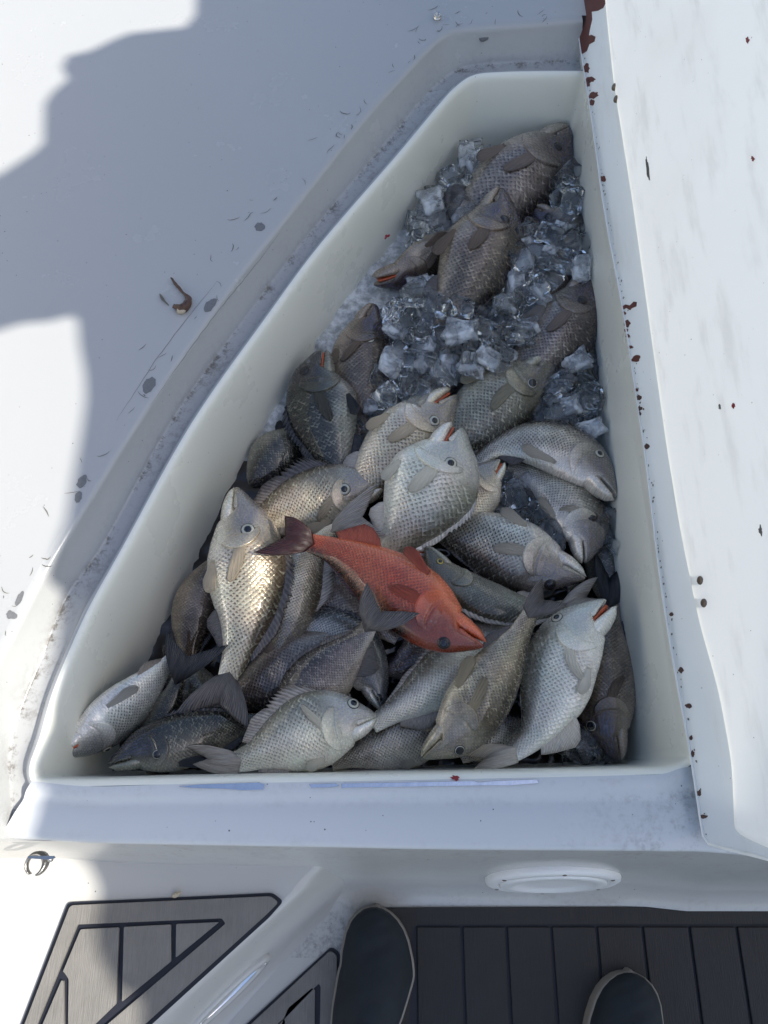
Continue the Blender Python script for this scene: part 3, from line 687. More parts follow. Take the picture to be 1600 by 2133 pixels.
SS = np.array([0, .02, .05, .09, .15, .21, .28, .36, .45, .55, .66, .76, .86, .94, 1.0])
DH = np.array([.030, .085, .133, .198, .315, .395, .455, .492, .498, .462, .375, .272, .188, .152, .125])
VH = np.array([.030, .095, .145, .200, .272, .345, .425, .482, .492, .462, .385, .278, .180, .145, .118])
TH = np.array([.020, .085, .12, .15, .19, .215, .25, .275, .285, .27, .22, .155, .092, .050, .020])
_x = np.linspace(0, 1, 401)
def smoothprof(y):
    z = np.interp(_x, SS, y); k = np.hanning(27); k /= k.sum(); zp = np.r_[[z[0]]*13, z, [z[-1]]*13]; w = np.convolve(zp, k, 'valid'); w[:6] = np.linspace(y[0], w[6], 7)[:6]; return w
DHs, VHs, THs = smoothprof(DH), smoothprof(VH), smoothprof(TH)
NU, NV = 96, 44
FISH = {}
class Fish:
    def __init__(f, key, label, sp, z, H, side, pal='dark', eye=None, roll=0, tail=None, gape=0, spines=.16, fin='dark', head=1, pel=1, pec=.2, iris=None, ss=1.0, anal=.13, ztail=None, pecd=-.30, seed=None, slim=1.0, zmid=None, wob=1, jaw=0, pelang=.5, nodor=0, eyer=1.0):
        f.__dict__.update({k: v for k, v in locals().items() if k != 'f'})
        n = len(sp); zs = np.interp(np.linspace(0, 1, n), [0, .5, 1], [z[0], (z[0]+z[1])/2 if zmid is None else zmid, z[1]])
        pts = crom([at(u, v, zz_) for (u, v), zz_ in zip(sp, zs)], 201)
        T = nrm(np.gradient(pts, axis=0)); f.pts, f.T = pts, T
        c = pts[90]; view = nrm(nrm(EYE-pts)*.7+np.array([0, 0, 1])*.3)
        N = nrm(view-T*np.sum(view*T, 1)[:, None])
        D = np.cross(-T, N)*(1 if side == 'R' else -1)
        r = math.radians(roll)
        f.D = D*math.cos(r)-N*math.sin(r); f.N = N*math.cos(r)+D*math.sin(r)
        f.L = np.sum(np.linalg.norm(np.diff(pts, axis=0), axis=1))
        depth = -((c-EYE)[1]*-ST+(c-EYE)[2]*CT); f.Hm = H*abs(depth)/FPX*1.04; f.ph = [random.Random(key+str(i)).uniform(-1, 1) for i in range(6)]
        f.root = empty('fish', c*np.array([1, 1, 0])+np.array([0, 0, pts[:, 2].min()-.03]))
        tag(f.root, label, 'fish', 'fish piled in the ice box')
        f.seed = (hash_(key) % 97)*.37+.5
        f.build()
    def fr(f, s):
        i = np.clip(np.asarray(s, float), 0, 1)*200; i0 = np.clip(i.astype(int), 0, 199); t = (i-i0)[..., None]
        g = lambda A: A[i0]*(1-t)+A[i0+1]*t
        return g(f.pts), nrm(g(f.T)), nrm(g(f.D)), nrm(g(f.N))
    def surf(f, s, dv, off=0., sidesign=1., raw=False):
        s = np.asarray(s, float); dv = np.asarray(dv, float)
        C_, T, D, N = f.fr(s); H = f.Hm
        sc_ = np.clip(s, 0, 1)
        dh = np.interp(sc_, _x, DHs); vh = np.interp(sc_, _x, VHs); th = np.interp(sc_, _x, THs)*f.slim
        dh = dh*(1+.05*f.ph[0]*np.sin(sc_*5+f.ph[1]*3)+.03*f.ph[2]*np.sin(sc_*11)); vh = vh*(1+.06*f.ph[3]*np.sin(sc_*5+f.ph[4]*3)+.03*f.ph[5]*np.sin(sc_*13))
        if not raw and f.head:          # the mouth is cut out of the underside, the lower jaw fills it
            ym = .012+.34*sc_; k = np.clip((sc_-.115)/.07, 0, 1); k = k*k*(3-2*k); vh = np.minimum(vh, ym)*(1-k)+vh*k
        a = np.where(dv > 0, dh, vh)*H
        out = th*H*np.clip(1-np.abs(dv)**2, 0, 1)**.58
        return C_+D*(dv*a)[..., None]+N*(sidesign*(out+off))[..., None]
    def normal(f, s, dv):
        e = 1e-3; a = f.surf(s+e, dv)-f.surf(s-e, dv); b = f.surf(s, dv+e)-f.surf(s, dv-e)
        n = nrm(np.cross(a, b)); N = f.fr(np.asarray(s))[3]
        return n*np.sign(np.sum(n*N, -1))[..., None]
    def attr(f, s, dv, mask):
        s, dv, mask = np.broadcast_arrays(s, dv, mask)
        at_ = np.stack([s, dv*.5+.5, mask, np.ones_like(s)], -1).reshape(-1, 4)
        a = np.interp(np.clip(s, 0, 1), _x, (DHs+VHs)/2)*.65+.49*.35
        uv = np.stack([s*f.L+f.seed*0, dv*a*f.Hm], -1).reshape(-1, 2); return at_, uv
    def mat(f):
        p = PAL[f.pal]; m = bpy.data.materials.new('skin_'+f.pal); m.use_nodes = True; t = m.node_tree
        r = random.Random(f.key); t.nodes.remove(t.nodes['Principled BSDF'])
        g = t.nodes.new('ShaderNodeGroup'); g.node_tree = FG; t.links.new(g.outputs[0], t.nodes['Material Output'].inputs[0])
        j = 1+r.uniform(-.08, .08)
        for nm, c in zip(('Back', 'Flank', 'Belly', 'Spot', 'Head', 'Tint'), p[:6]): g.inputs[nm].default_value = tuple(min(1, x*j*w_) for x, w_ in zip(lin(c)[:3], (1.06, 1.0, .90)))+(1,)
        for nm, v in zip(('ScaleAmt', 'Blotch', 'Lines', 'Metal'), p[6:]): g.inputs[nm].default_value = v
        g.inputs['Seed'].default_value = f.seed; g.inputs['ScaleSize'].default_value = f.ss*max(.0048, f.Hm/16.2); g.inputs['Bump'].default_value = .62
        return m
    def build(f):
        H, root = f.Hm, f.root; skin = f.mat(); FM = fin_mat(f.fin)
        s = np.linspace(0, 1, NU)**1.12; th = np.arange(NV)*2*math.pi/NV
        S_, T_ = np.meshgrid(s, th, indexing='ij'); dv = np.sin(T_); sg = np.where(np.cos(T_) >= 0, 1., -1.)
        V = f.surf(S_, dv, 0, sg)
        mask = np.clip((S_-.30-.05*np.abs(dv))/.05, 0, 1)*np.clip((1.01-S_)/.03, 0, 1) if f.head else np.ones_like(S_)
        at_, uv = f.attr(S_, dv, mask)
        F = grid_faces(NU, NV, True)+[tuple(range(NV)), tuple((NU-1)*NV+k for k in range(NV))[::-1]]
        mesh_obj('body', V.reshape(-1, 3), F, skin, root, uv=uv, attr=at_)
        if f.head:
            # gill cover: a thin shell lying on the cheek, free rear edge
            nu, nv = 26, 24; d = np.linspace(-.84, .50, nv); t = np.linspace(0, 1, nu)
            s1 = .368-.10*np.abs((d+.14)/.70)**2.3; s0 = np.full(nv, .235)-.0*np.abs(d)
            S2 = s0[None]+(s1-s0)[None]*t[:, None]; D2 = np.broadcast_to(d, S2.shape)
            edge = np.minimum(np.clip((1-t)/.06, 0, 1)[:, None], np.clip((1-np.abs((d+.17)/.68))/.12, 0, 1)[None])
            pre = np.exp(-((t-.36)/.06)**2)[:, None]*.0012
            offs = (t**1.3)[:, None]*.0044*H/.1-pre+.0001; offs = offs*np.clip(edge+.0, 0, 1)**.5-.0010*(1-edge)
            V = f.surf(S2, D2, offs); at_, uv = f.attr(S2, D2, np.zeros_like(S2))
            mesh_obj('gill_cover', V.reshape(-1, 3), grid_faces(nu, nv), skin, root, uv=uv, attr=at_)
            # lower jaw
            nu, nv = 22, 18; t = np.linspace(0, 1, nu); sj = .19*(1-t)+(-.004)*t; sc_ = np.clip(sj, 0, 1)
            ym = (.012+.34*sc_)-.022; vh = np.interp(sc_, _x, VHs)+np.interp(t, [0, .25, .5, 1], [-.05, -.01, .012, .008]); vh[-4:] = np.maximum(vh[-4:], ym[-4:]+np.array([.07, .06, .045, .02])); thk = np.interp(np.clip(sj+.012, 0, 1), _x, THs)*np.interp(t, [0, .3, 1], [.72, .95, .99])*f.slim
            rnd = np.sqrt(np.clip((1-t)/.14, 0, 1)); rnd = np.where(t > .86, rnd, 1)
            mid, hh = -(ym+vh)/2, (vh-ym)/2*np.maximum(rnd, .15)
            w = np.arange(nv)*2*math.pi/nv
            Cc, T, D, N = f.fr(sc_); Cc = Cc+T*((sj-sc_)*f.L)[:, None]
            V = Cc[:, None]+D[:, None]*((mid[:, None]+hh[:, None]*np.sin(w)[None])*H)[..., None]+N[:, None]*((thk*np.maximum(rnd, .2))[:, None]*np.cos(w)[None]*H)[..., None]
            ang = math.radians(f.gape); i0 = 38
            piv, Td, Dd, Nd = f.pts[i0]-f.D[i0]*.10*H, f.T[i0], f.D[i0], f.N[i0]
            sgn = 1 if np.dot(np.cross(-Td, -Dd), Nd) > 0 else -1
            Rm = np.array(Matrix.Rotation(sgn*(ang+.02), 3, Vector(Nd))); V = (V.reshape(-1, 3)-piv)@Rm.T+piv
            dvj = np.broadcast_to(-.75+.25*np.sin(w)[None], (nu, nv)); at_, uv = f.attr(np.broadcast_to(sc_[:, None], (nu, nv)), dvj, np.zeros((nu, nv)))
            mesh_obj('lower_jaw', V, grid_faces(nu, nv, True)+[tuple((nu-1)*nv+k for k in range(nv))], skin, root, uv=uv, attr=at_)
            # upper lip: paddle lying along the mouth line
            nu, nv = 18, 8; t = np.linspace(0, 1, nu); sl_ = .002+.135*t
            Cc, T, D, N = f.fr(sl_); yl = -(.004+.36*sl_)+.010; ol = np.interp(np.clip(sl_, 0, 1), _x, THs)*.95*f.slim
            hw = np.interp(t, [0, .1, .5, .85, .96, 1], [.012, .020, .024, .036, .026, .004]); w = np.arange(nv)*2*math.pi/nv
            V = Cc[:, None]+D[:, None]*((yl[:, None]+hw[:, None]*np.sin(w)[None])*H)[..., None]+N[:, None]*((ol[:, None]*.93+hw[:, None]*.55*np.cos(w)[None])*H)[..., None]
            at_, uv = f.attr(np.broadcast_to(sl_[:, None], (nu, nv)), np.full((nu, nv), -.35), np.zeros((nu, nv)))
            mesh_obj('upper_lip', V.reshape(-1, 3), grid_faces(nu, nv, True)+[tuple((nu-1)*nv+k for k in range(nv))], skin, root, uv=uv, attr=at_)
            if f.gape > 6:
                t = np.linspace(0, 1, 10); w = np.linspace(-1, 1, 9); sc2 = .03+.13*t
                Cc, T, D, N = f.fr(sc2); o1 = np.interp(sc2, _x, THs)*.8
                V = Cc[:, None]-D[:, None]*(((.012+.34*sc2)[:, None]+.02+.10*(1-t)[:, None]*math.tan(ang)*1.1)*H)[..., None]*np.ones((1, 9, 1))+N[:, None]*(o1[:, None]*w[None]*H)[..., None]
                solid(mesh_obj('mouth_lining', V.reshape(-1, 3), grid_faces(10, 9), MOUTH, root), .003)
            # eyes
            if f.eye is not None:
                if f.eye == 'auto': e_s, e_d = .165, .30
                else:
                    gs, gd = np.meshgrid(np.linspace(.06, .34, 90), np.linspace(-.6, .74, 90), indexing='ij')
                    pp = proj(f.surf(gs, gd).reshape(-1, 3)); k = int(np.argmin(np.sum((pp-np.array(f.eye))**2, 1)))
                    e_s, e_d = gs.ravel()[k], gd.ravel()[k]
                base_ = f.surf(np.array(e_s), np.array(e_d)); n_ = nrm(f.normal(np.array(e_s), np.array(e_d))*.8+f.fr(np.array(e_s))[3]*.2)
                R = .074*min(H, .105)*f.eyer; base_ = base_-n_*R*.02
                iris = {None: EYEW, 'thin': EYEW, 'dark': EYED, 'gold': GOLDR}[f.iris]; pr = {None: 1.2, 'thin': 1.74, 'dark': 1.3, 'gold': 1.3}[f.iris]
                prof_ = [(R*1.14, -R*.5), (R*1.14, R*.06), (R*1.06, R*.13), (R*1.0, R*.13), (R*.96, R*.16), (R*.78, R*.23), (R*.5, R*.28), (.00002, R*.30)]
                V, F = lathe(prof_, base_, n_, 24); mi = [1 if i < 24*3 else 0 for i in range(len(F))]
                eo = mesh_obj('eye', V, F, None, root, mats=[iris, RIMB], midx=mi)
                V, F = lathe([(R*.50*pr, R*.12), (R*.49*pr, R*.30), (R*.34*pr, R*.36), (.00002, R*.38)], base_, n_, 20)
                mesh_obj('pupil', V, F, EYEB, eo)
                f.eye_sd = (e_s, e_d)
        def fan(name, P, mat, thick=.0009, spiny=0):
            nu, nv = P.shape[:2]; t, r = np.meshgrid(np.linspace(0, 1, nu), np.linspace(-1, 1, nv), indexing='ij')
            rp = np.sin(r*14+f.seed)*.0007*np.minimum(1, t*2)
            nn = np.cross(P[-1, nv//2]-P[0, nv//2], P[nu//2, -1]-P[nu//2, 0]); nn = nn/(np.linalg.norm(nn)+1e-9)
            P = P+nn*rp[..., None]
            if spiny:
                kk = np.arange(nv)[None]*np.ones((nu, 1)); r = np.where(kk <= spiny, (np.pi/2+np.pi*kk)/95, r); P = P+nn*(np.where(kk <= spiny, np.where(kk % 2 == 0, .0016, -.0012), 0)*(.4+.6*t))[..., None]
            solid(mesh_obj(name, P.reshape(-1, 3), grid_faces(nu, nv), mat, root, uv=np.stack([t, r], -1).reshape(-1, 2)), thick)
        r_ = random.Random(f.key+'fins')
        # tail
        if f.tail is not None:
            nu, nv = 14, 31; t = np.linspace(0, 1, nu)[:, None]; r = np.linspace(-1, 1, nv)[None]
            Cc, T, D, N = f.pts[200], f.T[200], f.D[200], f.N[200]
            bs = Cc+D*(r*.14*H)[..., None]-T*(.012-.010*np.abs(r))[..., None]+N*(.004*(1-np.abs(r)))[..., None]
            if isinstance(f.tail, tuple):
                p1, p2, zt = f.tail; tp1, tp2 = at(*p1, zt if not isinstance(zt, tuple) else zt[0]), at(*p2, zt if not isinstance(zt, tuple) else zt[1])
                if np.dot(tp1-tp2, D) < 0: tp1, tp2 = tp2, tp1
            else:
                TL = .21*f.L*f.tail; tp1 = Cc+T*TL+D*TL*.62; tp2 = Cc+T*TL+D*TL*-.62
            mid = Cc*.44+(tp1+tp2)*.28
            e = np.abs(r)**1.5
            tips = np.where((r > 0)[..., None], mid+(tp1-mid)*e[..., None], mid+(tp2-mid)*e[..., None])
            bulge = (1-t)*t*4
            P = bs*(1-t)[..., None]+tips*t[..., None]+D*(bulge*r*.05*H)[..., None]+N*(bulge*.006+np.sin(r*3+f.seed)*t*.004)[..., None]
            fan('tail_fin', P, FM, .0014)
        # dorsal: spiny then soft
        if f.spines and not f.nodor:
            ns = 10; nu = 5; nv = 2*ns+17
            t = np.linspace(0, 1, nu)[:, None]; s_ = np.r_[np.linspace(.34, .62, 2*ns+1), np.linspace(.635, .86, 16)]
            k = np.arange(nv); hgt = np.where(k <= 2*ns, np.interp(k, [0, 4, 8, 2*ns], [.45, 1., .95, .6])*np.where(k % 2 == 0, 1., .66), np.interp(k, [2*ns, 2*ns+5, nv-1], [.6, .72, .35]))
            bse = f.surf(s_, np.full(nv, .975)); _, T, D, N = f.fr(s_)
            lean = D*.62+T*.75+N*r_.uniform(-.1, .12)
            P = bse[None]-D[None]*.003+lean[None]*(hgt*f.spines*H)[None, :, None]*t[..., None]
            fan('dorsal_fin', P, FM, .0009, 2*ns)
        if f.anal:
            nv = 17; nu = 5; t = np.linspace(0, 1, nu)[:, None]; s_ = np.linspace(.66, .85, nv); k = np.arange(nv)
            hgt = np.interp(k, [0, 2, 5, nv-1], [.45, .9, 1., .4]); bse = f.surf(s_, np.full(nv, -.97)); _, T, D, N = f.fr(s_)
            P = bse[None]+D[None]*.003+(-D*.72+T*.7+N*.02)[None]*(hgt*f.anal*1.5*H)[None, :, None]*t[..., None]; fan('anal_fin', P, PECM[f.pal] if f.pal == 'red' else FM)
        if f.pel:
            nv = 11; nu = 8; t = np.linspace(0, 1, nu)[:, None]; r = np.linspace(-1, 1, nv)[None]
            b0 = f.surf(np.array(.40), np.array(-.80)); _, T, D, N = f.fr(np.array(.40)); L_ = .165*f.L*f.pel
            tl = t*(1-.42*((r+.35)/1.35)**2)
            P = b0+T*(tl*L_)[..., None]-D*(tl*L_*f.pelang*.55+r*(.004+tl*L_*.17))[..., None]+N*(.001+.006*tl)[..., None]; fan('pelvic_fin', P, PECM[f.pal] if f.fin != 'black' else FM)
        if f.pec:
            nv = 15; nu = 16; t = np.linspace(0, 1, nu)[:, None]; r = np.linspace(-1, 1, nv)[None]
            sg_ = np.sign(f.pecd+1e-6); tl = t*(1-.30*np.abs(r-.45*sg_)**2.0)
            S2 = .335+f.pec*1.0*tl; D2 = -.10+f.pecd*1.0*tl+r*(.10+.17*tl*(1.3-.62*tl))
            P = f.surf(S2, D2, .0009+.0026*np.sin(np.pi*.5*np.minimum(tl*1.6, 1))+.0016*np.sin(r*2)*t)
            fan('pectoral_fin', P, PECM[f.pal], .0011)
def hash_(s): return sum(ord(c)*(i*7+3) for i, c in enumerate(s))
PECM = {k: (fin_mat('redp') if k == 'red' else fin_mat('of_'+k, (tuple((x*.55+y*.45)*w for x, y, w in zip(v[4], v[1], (1.04, 1, .93))), tuple(x*w for x, w in zip(v[1], (1.04, 1, .93)))))) for k, v in PAL.items()}
def wound(f, name, poly_sd, mat, off=.0012):
    P = np.array(poly_sd, float); n = len(P); c = P.mean(0)
    V = np.vstack([f.surf(P[:, 0], P[:, 1], off), f.surf(np.array([c[0]]), np.array([c[1]]), off*1.1)])
    solid(mesh_obj(name, V, [(i, (i+1) % n, n) for i in range(n)], mat, f.root), .0008)
def FX(key, label, sp, z, H, side, **k): FISH[key] = Fish(key, label, sp, z, H, side, **k)
DEEP = -.215
# --- bottom layer first
FX('BA', 'dark fish showing only in the gap below the red fish tail', [(600,1180),(650,1215),(710,1250),(770,1290),(830,1330)], (-.212,-.215), 120, 'R', pal='dark', head=0, pec=0, pel=0, spines=0, anal=0)
FX('BB', 'dim grey fish under the mottled fish and the silver white flank', [(800,1400),(860,1380),(920,1340),(980,1310),(1040,1300)], (-.215,-.215), 110, 'R', pal='dark', head=0, pec=0, pel=0, spines=0, anal=0)
FX('BC', 'dark fish deep in the left corner behind the belly up fish', [(470,1560),(430,1500),(400,1440),(370,1390),(350,1340)], (-.215,-.215), 110, 'R', pal='black', head=0, pec=0, pel=0, spines=0, anal=0, fin='black')
FX('BD', 'dark fish along the right wall beneath the nose down pair', [(1285,1290),(1270,1220),(1262,1150),(1268,1090),(1275,1040)], (-.205,-.21), 90, 'L', pal='black', head=0, pec=0, pel=0, spines=0, anal=0, fin='black')
FX('AJ', 'dark purple grey fish tucked deepest against the left wall under the black fish', [(520,1010),(560,965),(600,925),(640,880)], (-.21,-.21), 105, 'L', pal='black', head=0, pec=0, fin='black', pel=0)
FX('AB', 'dark fish wedged along the left wall behind the tall silver fish', [(452,1160),(425,1220),(405,1290),(395,1350),(400,1400)], (-.205,-.215), 100, 'R', pal='brown', head=0, pec=0, fin='black', pel=0, spines=.2)
FX('AE', 'bluish grey fish deep below the red fish, half hidden by an upturned tail', [(800,1480),(775,1420),(735,1350),(680,1310),(610,1300),(560,1310)], (-.20,-.20), 105, 'L', pal='blue', eye=(785,1456), pec=.0, pel=0, head=1)
FX('AD', 'dark brown fish flank lying under the upturned brown tail', [(720,1320),(650,1365),(580,1410),(510,1450),(455,1490)], (-.195,-.20), 135, 'R', pal='dark', head=0, pec=0, pel=.8, spines=.05, anal=0)
FX('AF', 'grey fish flank along the front wall between the large grey fish and the mottled one', [(960,1520),(890,1528),(820,1545),(750,1570),(690,1590)], (-.19,-.195), 118, 'L', pal='grey', head=0, pec=0, pel=.6, spines=.1)
FX('AH', 'dull grey fish barely showing under the tail of the white bellied fish', [(1090,1500),(1045,1530),(1000,1560),(960,1580)], (-.20,-.20), 90, 'L', pal='grey', head=0, pec=0, pel=0, spines=0)
FX('AG', 'brown fish with a red gill showing behind the mottled fish', [(856,1508),(900,1500),(950,1470),(1000,1440),(1050,1410)], (-.175,-.19), 70, 'R', pal='brown', eye=None, gape=16, pec=0, pel=0, spines=0)
FX('AK', 'brown fish sunk in ice below the topmost fish, one eye showing', [(1105,432),(1140,462),(1175,500),(1210,545),(1230,580)], (-.165,-.185), 100, 'L', pal='brown', eye=(1143,451), pec=0, spines=.1, iris='dark')
FX('C', 'fish with pale chin and open pink mouth against the left wall, half under ice', [(779,592),(820,578),(870,555),(930,525),(985,490),(1020,460)], (-.165,-.17), 96, 'L', pal='brown', roll=38, gape=14, eye=None, pec=.12, spines=.1)
FX('D2', 'tan fish snout pressed to the right wall behind another fish', [(1222,540),(1195,568),(1160,605),(1120,650),(1090,690)], (-.175,-.19), 82, 'R', pal='brown', roll=25, eye=None, pec=0, spines=0, pel=0)
FX('D3', 'small dark fish snout poking from the ice at the right wall', [(1243,796),(1230,765),(1212,725),(1190,690),(1170,660)], (-.18,-.19), 62, 'L', pal='black', eye=None, pec=0, spines=0, pel=0)
FX('E0', 'pale grey fish flank half buried in the middle of the ice', [(1090,680),(1020,715),(960,755),(900,795),(850,830)], (-.18,-.185), 100, 'L', pal='grey', head=0, pec=.2, pel=0, spines=.08)
FX('AL', 'pale belly of a fish under the tail of the large grey fish', [(395,1568),(430,1560),(480,1545),(530,1535),(580,1530)], (-.175,-.18), 62, 'L', pal='white', head=0, pec=0, pel=.7, spines=0, anal=0)
FX('AC', 'dark slender fish with its forked tail raised beside the tall silver fish', [(330,1640),(330,1560),(345,1490),(362,1440),(372,1408)], (-.20,-.150), 92, 'L', pal='black', head=0, pec=0, pel=0, tail=((345,1318),(474,1346),-.128), fin='black', spines=0, anal=.0, ss=.8)
FX('U', 'dark brown fish head down in the front right corner', [(1291,1586),(1272,1530),(1262,1460),(1262,1390),(1268,1310),(1272,1250)], (-.185,-.19), 128, 'R', pal='brown', eye=(1232,1512), iris='thin', fin='black', pel=0, pec=.16, tail=((1240,1150),(1300,1180),-.185), spines=.08)
FX('R', 'grey brown fish nose down at the right wall below the white chinned one', [(1219,1172),(1217,1120),(1196,1065),(1150,1015),(1105,985),(1060,970)], (-.170,-.195), 122, 'L', pal='grey', eye=(1235,1076), iris='dark', roll=12, pec=.1, spines=.1, gape=4)
FX('P', 'large silver fish on its side with head to the right wall, dark eye low', [(1219,1204),(1150,1182),(1070,1152),(990,1122),(920,1100),(870,1085)], (-.165,-.19), 146, 'R', pal='grey', eye=(1146,1230), iris='dark', pec=.19, pecd=.12, pel=1.0, spines=.1)
FX('S', 'fish with blue lined cheek and open mouth behind the central pale fish', [(1042,958),(1012,1000),(980,1045),(945,1090),(915,1130)], (-.165,-.19), 98, 'L', pal='gold', eye=None, gape=12, pec=0, pel=0, spines=0)
FX('Q', 'curved fish with white chin and long jaw against the right wall', [(1284,1036),(1235,985),(1175,938),(1105,922),(1040,930),(990,960)], (-.150,-.185), 128, 'L', pal='grey', eye=(1249,945), roll=26, pec=.0, pel=1.3, gape=5, spines=.08, slim=1.1)
FX('D', 'dark fish with violet head upright against the right wall', [(1229,563),(1204,630),(1165,695),(1115,755),(1065,805),(1030,845)], (-.155,-.18), 140, 'R', pal='dark', eye=(1213,626), iris='dark', pec=.2, pecd=-.1, spines=.08)
FX('A', 'topmost dark fish with its nose in the back right corner', [(1189,270),(1140,320),(1080,375),(1020,430),(970,480),(930,525)], (-.145,-.17), 172, 'R', pal='dark', eye=(1163,305), iris='dark', pec=.2, pecd=-.12, spines=.26, anal=.16, pel=1.1)
FX('B', 'dark fish lying over the topmost fish, nose up among the ice', [(1046,393),(1032,450),(1004,520),(968,595),(935,660),(912,710)], (-.120,-.155), 156, 'R', pal='brown', eye=(1052,457), iris='dark', pec=.18, pecd=-.05, spines=.05, pel=1.2)
FX('E', 'brown fish standing nose up at the left wall below the ice', [(781,634),(764,690),(754,750),(758,815),(772,870),(790,910)], (-.175,-.20), 128, 'R', pal='brown', eye=(770,704), pec=.16, pecd=-.4, spines=.18, fin='dark', pel=.8)
FX('F', 'near black fish with pale cheek and parted mouth, leaning on the left wall', [(668,729),(660,785),(668,845),(685,910),(700,970),(712,1020)], (-.155,-.19), 142, 'L', pal='black', eye=(635,773), iris='dark', roll=8, gape=9, pec=.24, pecd=-.05, spines=.2, fin='black', pel=1.)
FX('H', 'olive grey fish in the middle right with a dark head towards the ice', [(1157,744),(1100,795),(1035,840),(970,890),(915,935),(880,975)], (-.165,-.185), 150, 'R', pal='teal', eye=(1109,798), iris='thin', pec=.2, pecd=.1, spines=.16)
FX('G', 'pale silver fish with open jaw just above the central one', [(950,823),(905,862),(850,915),(795,975),(755,1025),(725,1070)], (-.150,-.18), 152, 'R', pal='gold', eye=(905,876), gape=13, pec=.2, pecd=-.1, spines=.05, fin='pale')
FX('J', 'gold lit fish lying level on the left with raised spiny back fin', [(806,1003),(745,1022),(680,1036),(615,1048),(560,1075),(520,1120)], (-.170,-.20), 132, 'L', pal='gold', eye=(717,1019), pec=.14, pecd=-.5, spines=.34, ss=1.1, eyer=1.1)
FX('L', 'pale fish whose tail fans up beside the gold lit fish', [(575,1370),(592,1310),(612,1240),(640,1170),(675,1122),(705,1098)], (-.185,-.150), 108, 'L', pal='gold', head=0, pec=0, spines=.42, fin='grey', tail=((785,1008),(806,1116),-.125), pel=0, anal=.1)
FX('I', 'large pale silver fish in the centre with mouth agape', [(962,892),(932,950),(895,1015),(862,1075),(825,1130),(790,1170)], (-.118,-.16), 186, 'R', pal='pale', eye=(939,966), gape=19, pec=.22, pecd=-.12, spines=.12, fin='tan', anal=.12, eyer=1.1)
FX('N', 'pale chinned fish head with pink lips between the red and the silver fish', [(897,1152),(860,1150),(800,1148),(740,1152),(690,1165)], (-.160,-.18), 84, 'R', pal='white', roll=35, gape=8, eye=None, pec=0, pel=0, spines=0)
FX('O', 'slim ash green fish curving from the pink lipped head to the right', [(886,1140),(925,1192),(985,1238),(1060,1266),(1130,1272),(1185,1258)], (-.148,-.165), 98, 'L', pal='ash', eye=(917,1170), roll=-28, pec=.0, iris='gold', spines=.30, fin='grey', tail=((1245,1205),(1258,1250),-.165), pel=0, eyer=.9)
FX('K', 'tall silver fish upright on the left with a gold lit flank', [(492,1016),(504,1090),(516,1180),(515,1270),(496,1350),(472,1418)], (-.140,-.150), 158, 'R', pal='gold', eye=(516,1104), pec=.2, pecd=-.22, spines=.26, fin='dark', tail=((362,1494),(517,1520),-.145), ss=1.1, eyer=1.15)
FX('W', 'silver white fish flank under the red fish, tail to the front', [(1075,1285),(1010,1345),(940,1400),(870,1450),(815,1485),(775,1512)], (-.175,-.165), 130, 'L', pal='white', head=0, pec=.0, spines=.16, fin='grey', anal=.18, pel=.6)
FX('X', 'brown fish with its dark tail resting on the red fish', [(575,1545),(620,1480),(668,1418),(718,1365),(752,1328),(771,1300)], (-.175,-.084), 128, 'R', pal='dark', head=0, pec=0, pel=0, tail=((763,1216),(872,1280),-.064), fin='dark', spines=.16, anal=.22, zmid=-.135, ss=.85)
FX('T', 'long white bellied fish on the right with gaping mouth', [(1262,1250),(1212,1310),(1170,1380),(1147,1455),(1115,1525),(1062,1572)], (-.125,-.155), 158, 'L', pal='white', eye=(1160,1287), gape=17, roll=18, pec=.17, pecd=-.6, spines=.05, fin='tan', tail=((965,1572),(985,1604),-.16), anal=.2, pel=.9, eyer=.95)
FX('V', 'mottled olive fish slanting head down with its thin tail raised', [(880,1578),(940,1530),(1000,1455),(1050,1375),(1088,1310),(1108,1272)], (-.125,-.105), 130, 'L', pal='olive', eye=(957,1563), iris='thin', pec=.2, pecd=-.1, spines=.06, tail=((1128,1206),(1180,1258),-.10), fin='dark', pel=1.1, roll=8)
FX('AA', 'fish on its back in the front left corner, chin cut, mouth ajar', [(112,1576),(176,1538),(240,1492),(300,1438),(340,1393),(370,1360)], (-.115,-.175), 124, 'L', pal='blue', roll=48, gape=7, eye=(232,1582), pec=.0, pel=1.3, spines=0, pelang=.2, fin='grey')
FX('Z', 'black fish nosing left along the front wall', [(226,1592),(290,1568),(360,1546),(430,1526),(500,1510),(560,1500)], (-.125,-.17), 112, 'R', pal='black', eye=(327,1572), iris='thin', pec=.0, spines=.2, roll=6, fin='black', gape=3)
FX('Y', 'large pale grey fish in front with ruffled spiny fin and folded tail', [(784,1493),(730,1502),(660,1518),(590,1545),(530,1575),(488,1590)], (-.120,-.130), 156, 'L', pal='pale', eye=(737,1465), spines=.30, fin='grey', tail=((386,1556),(400,1592),-.125), pec=.12, pecd=.6, anal=.1, pel=.8, eyer=.95)
FX('M', 'orange red fish lying across the pile with a dark tail', [(1007,1345),(945,1315),(872,1262),(795,1205),(715,1155),(640,1128)], (-.098,-.108), 152, 'R', pal='red', eye=(925,1340), iris='dark', pec=.17, pecd=.1, fin='red', tail=((592,1074),(528,1150),-.095), spines=.13, anal=.2, pel=1.0, eyer=1.0, gape=4, ss=.9)

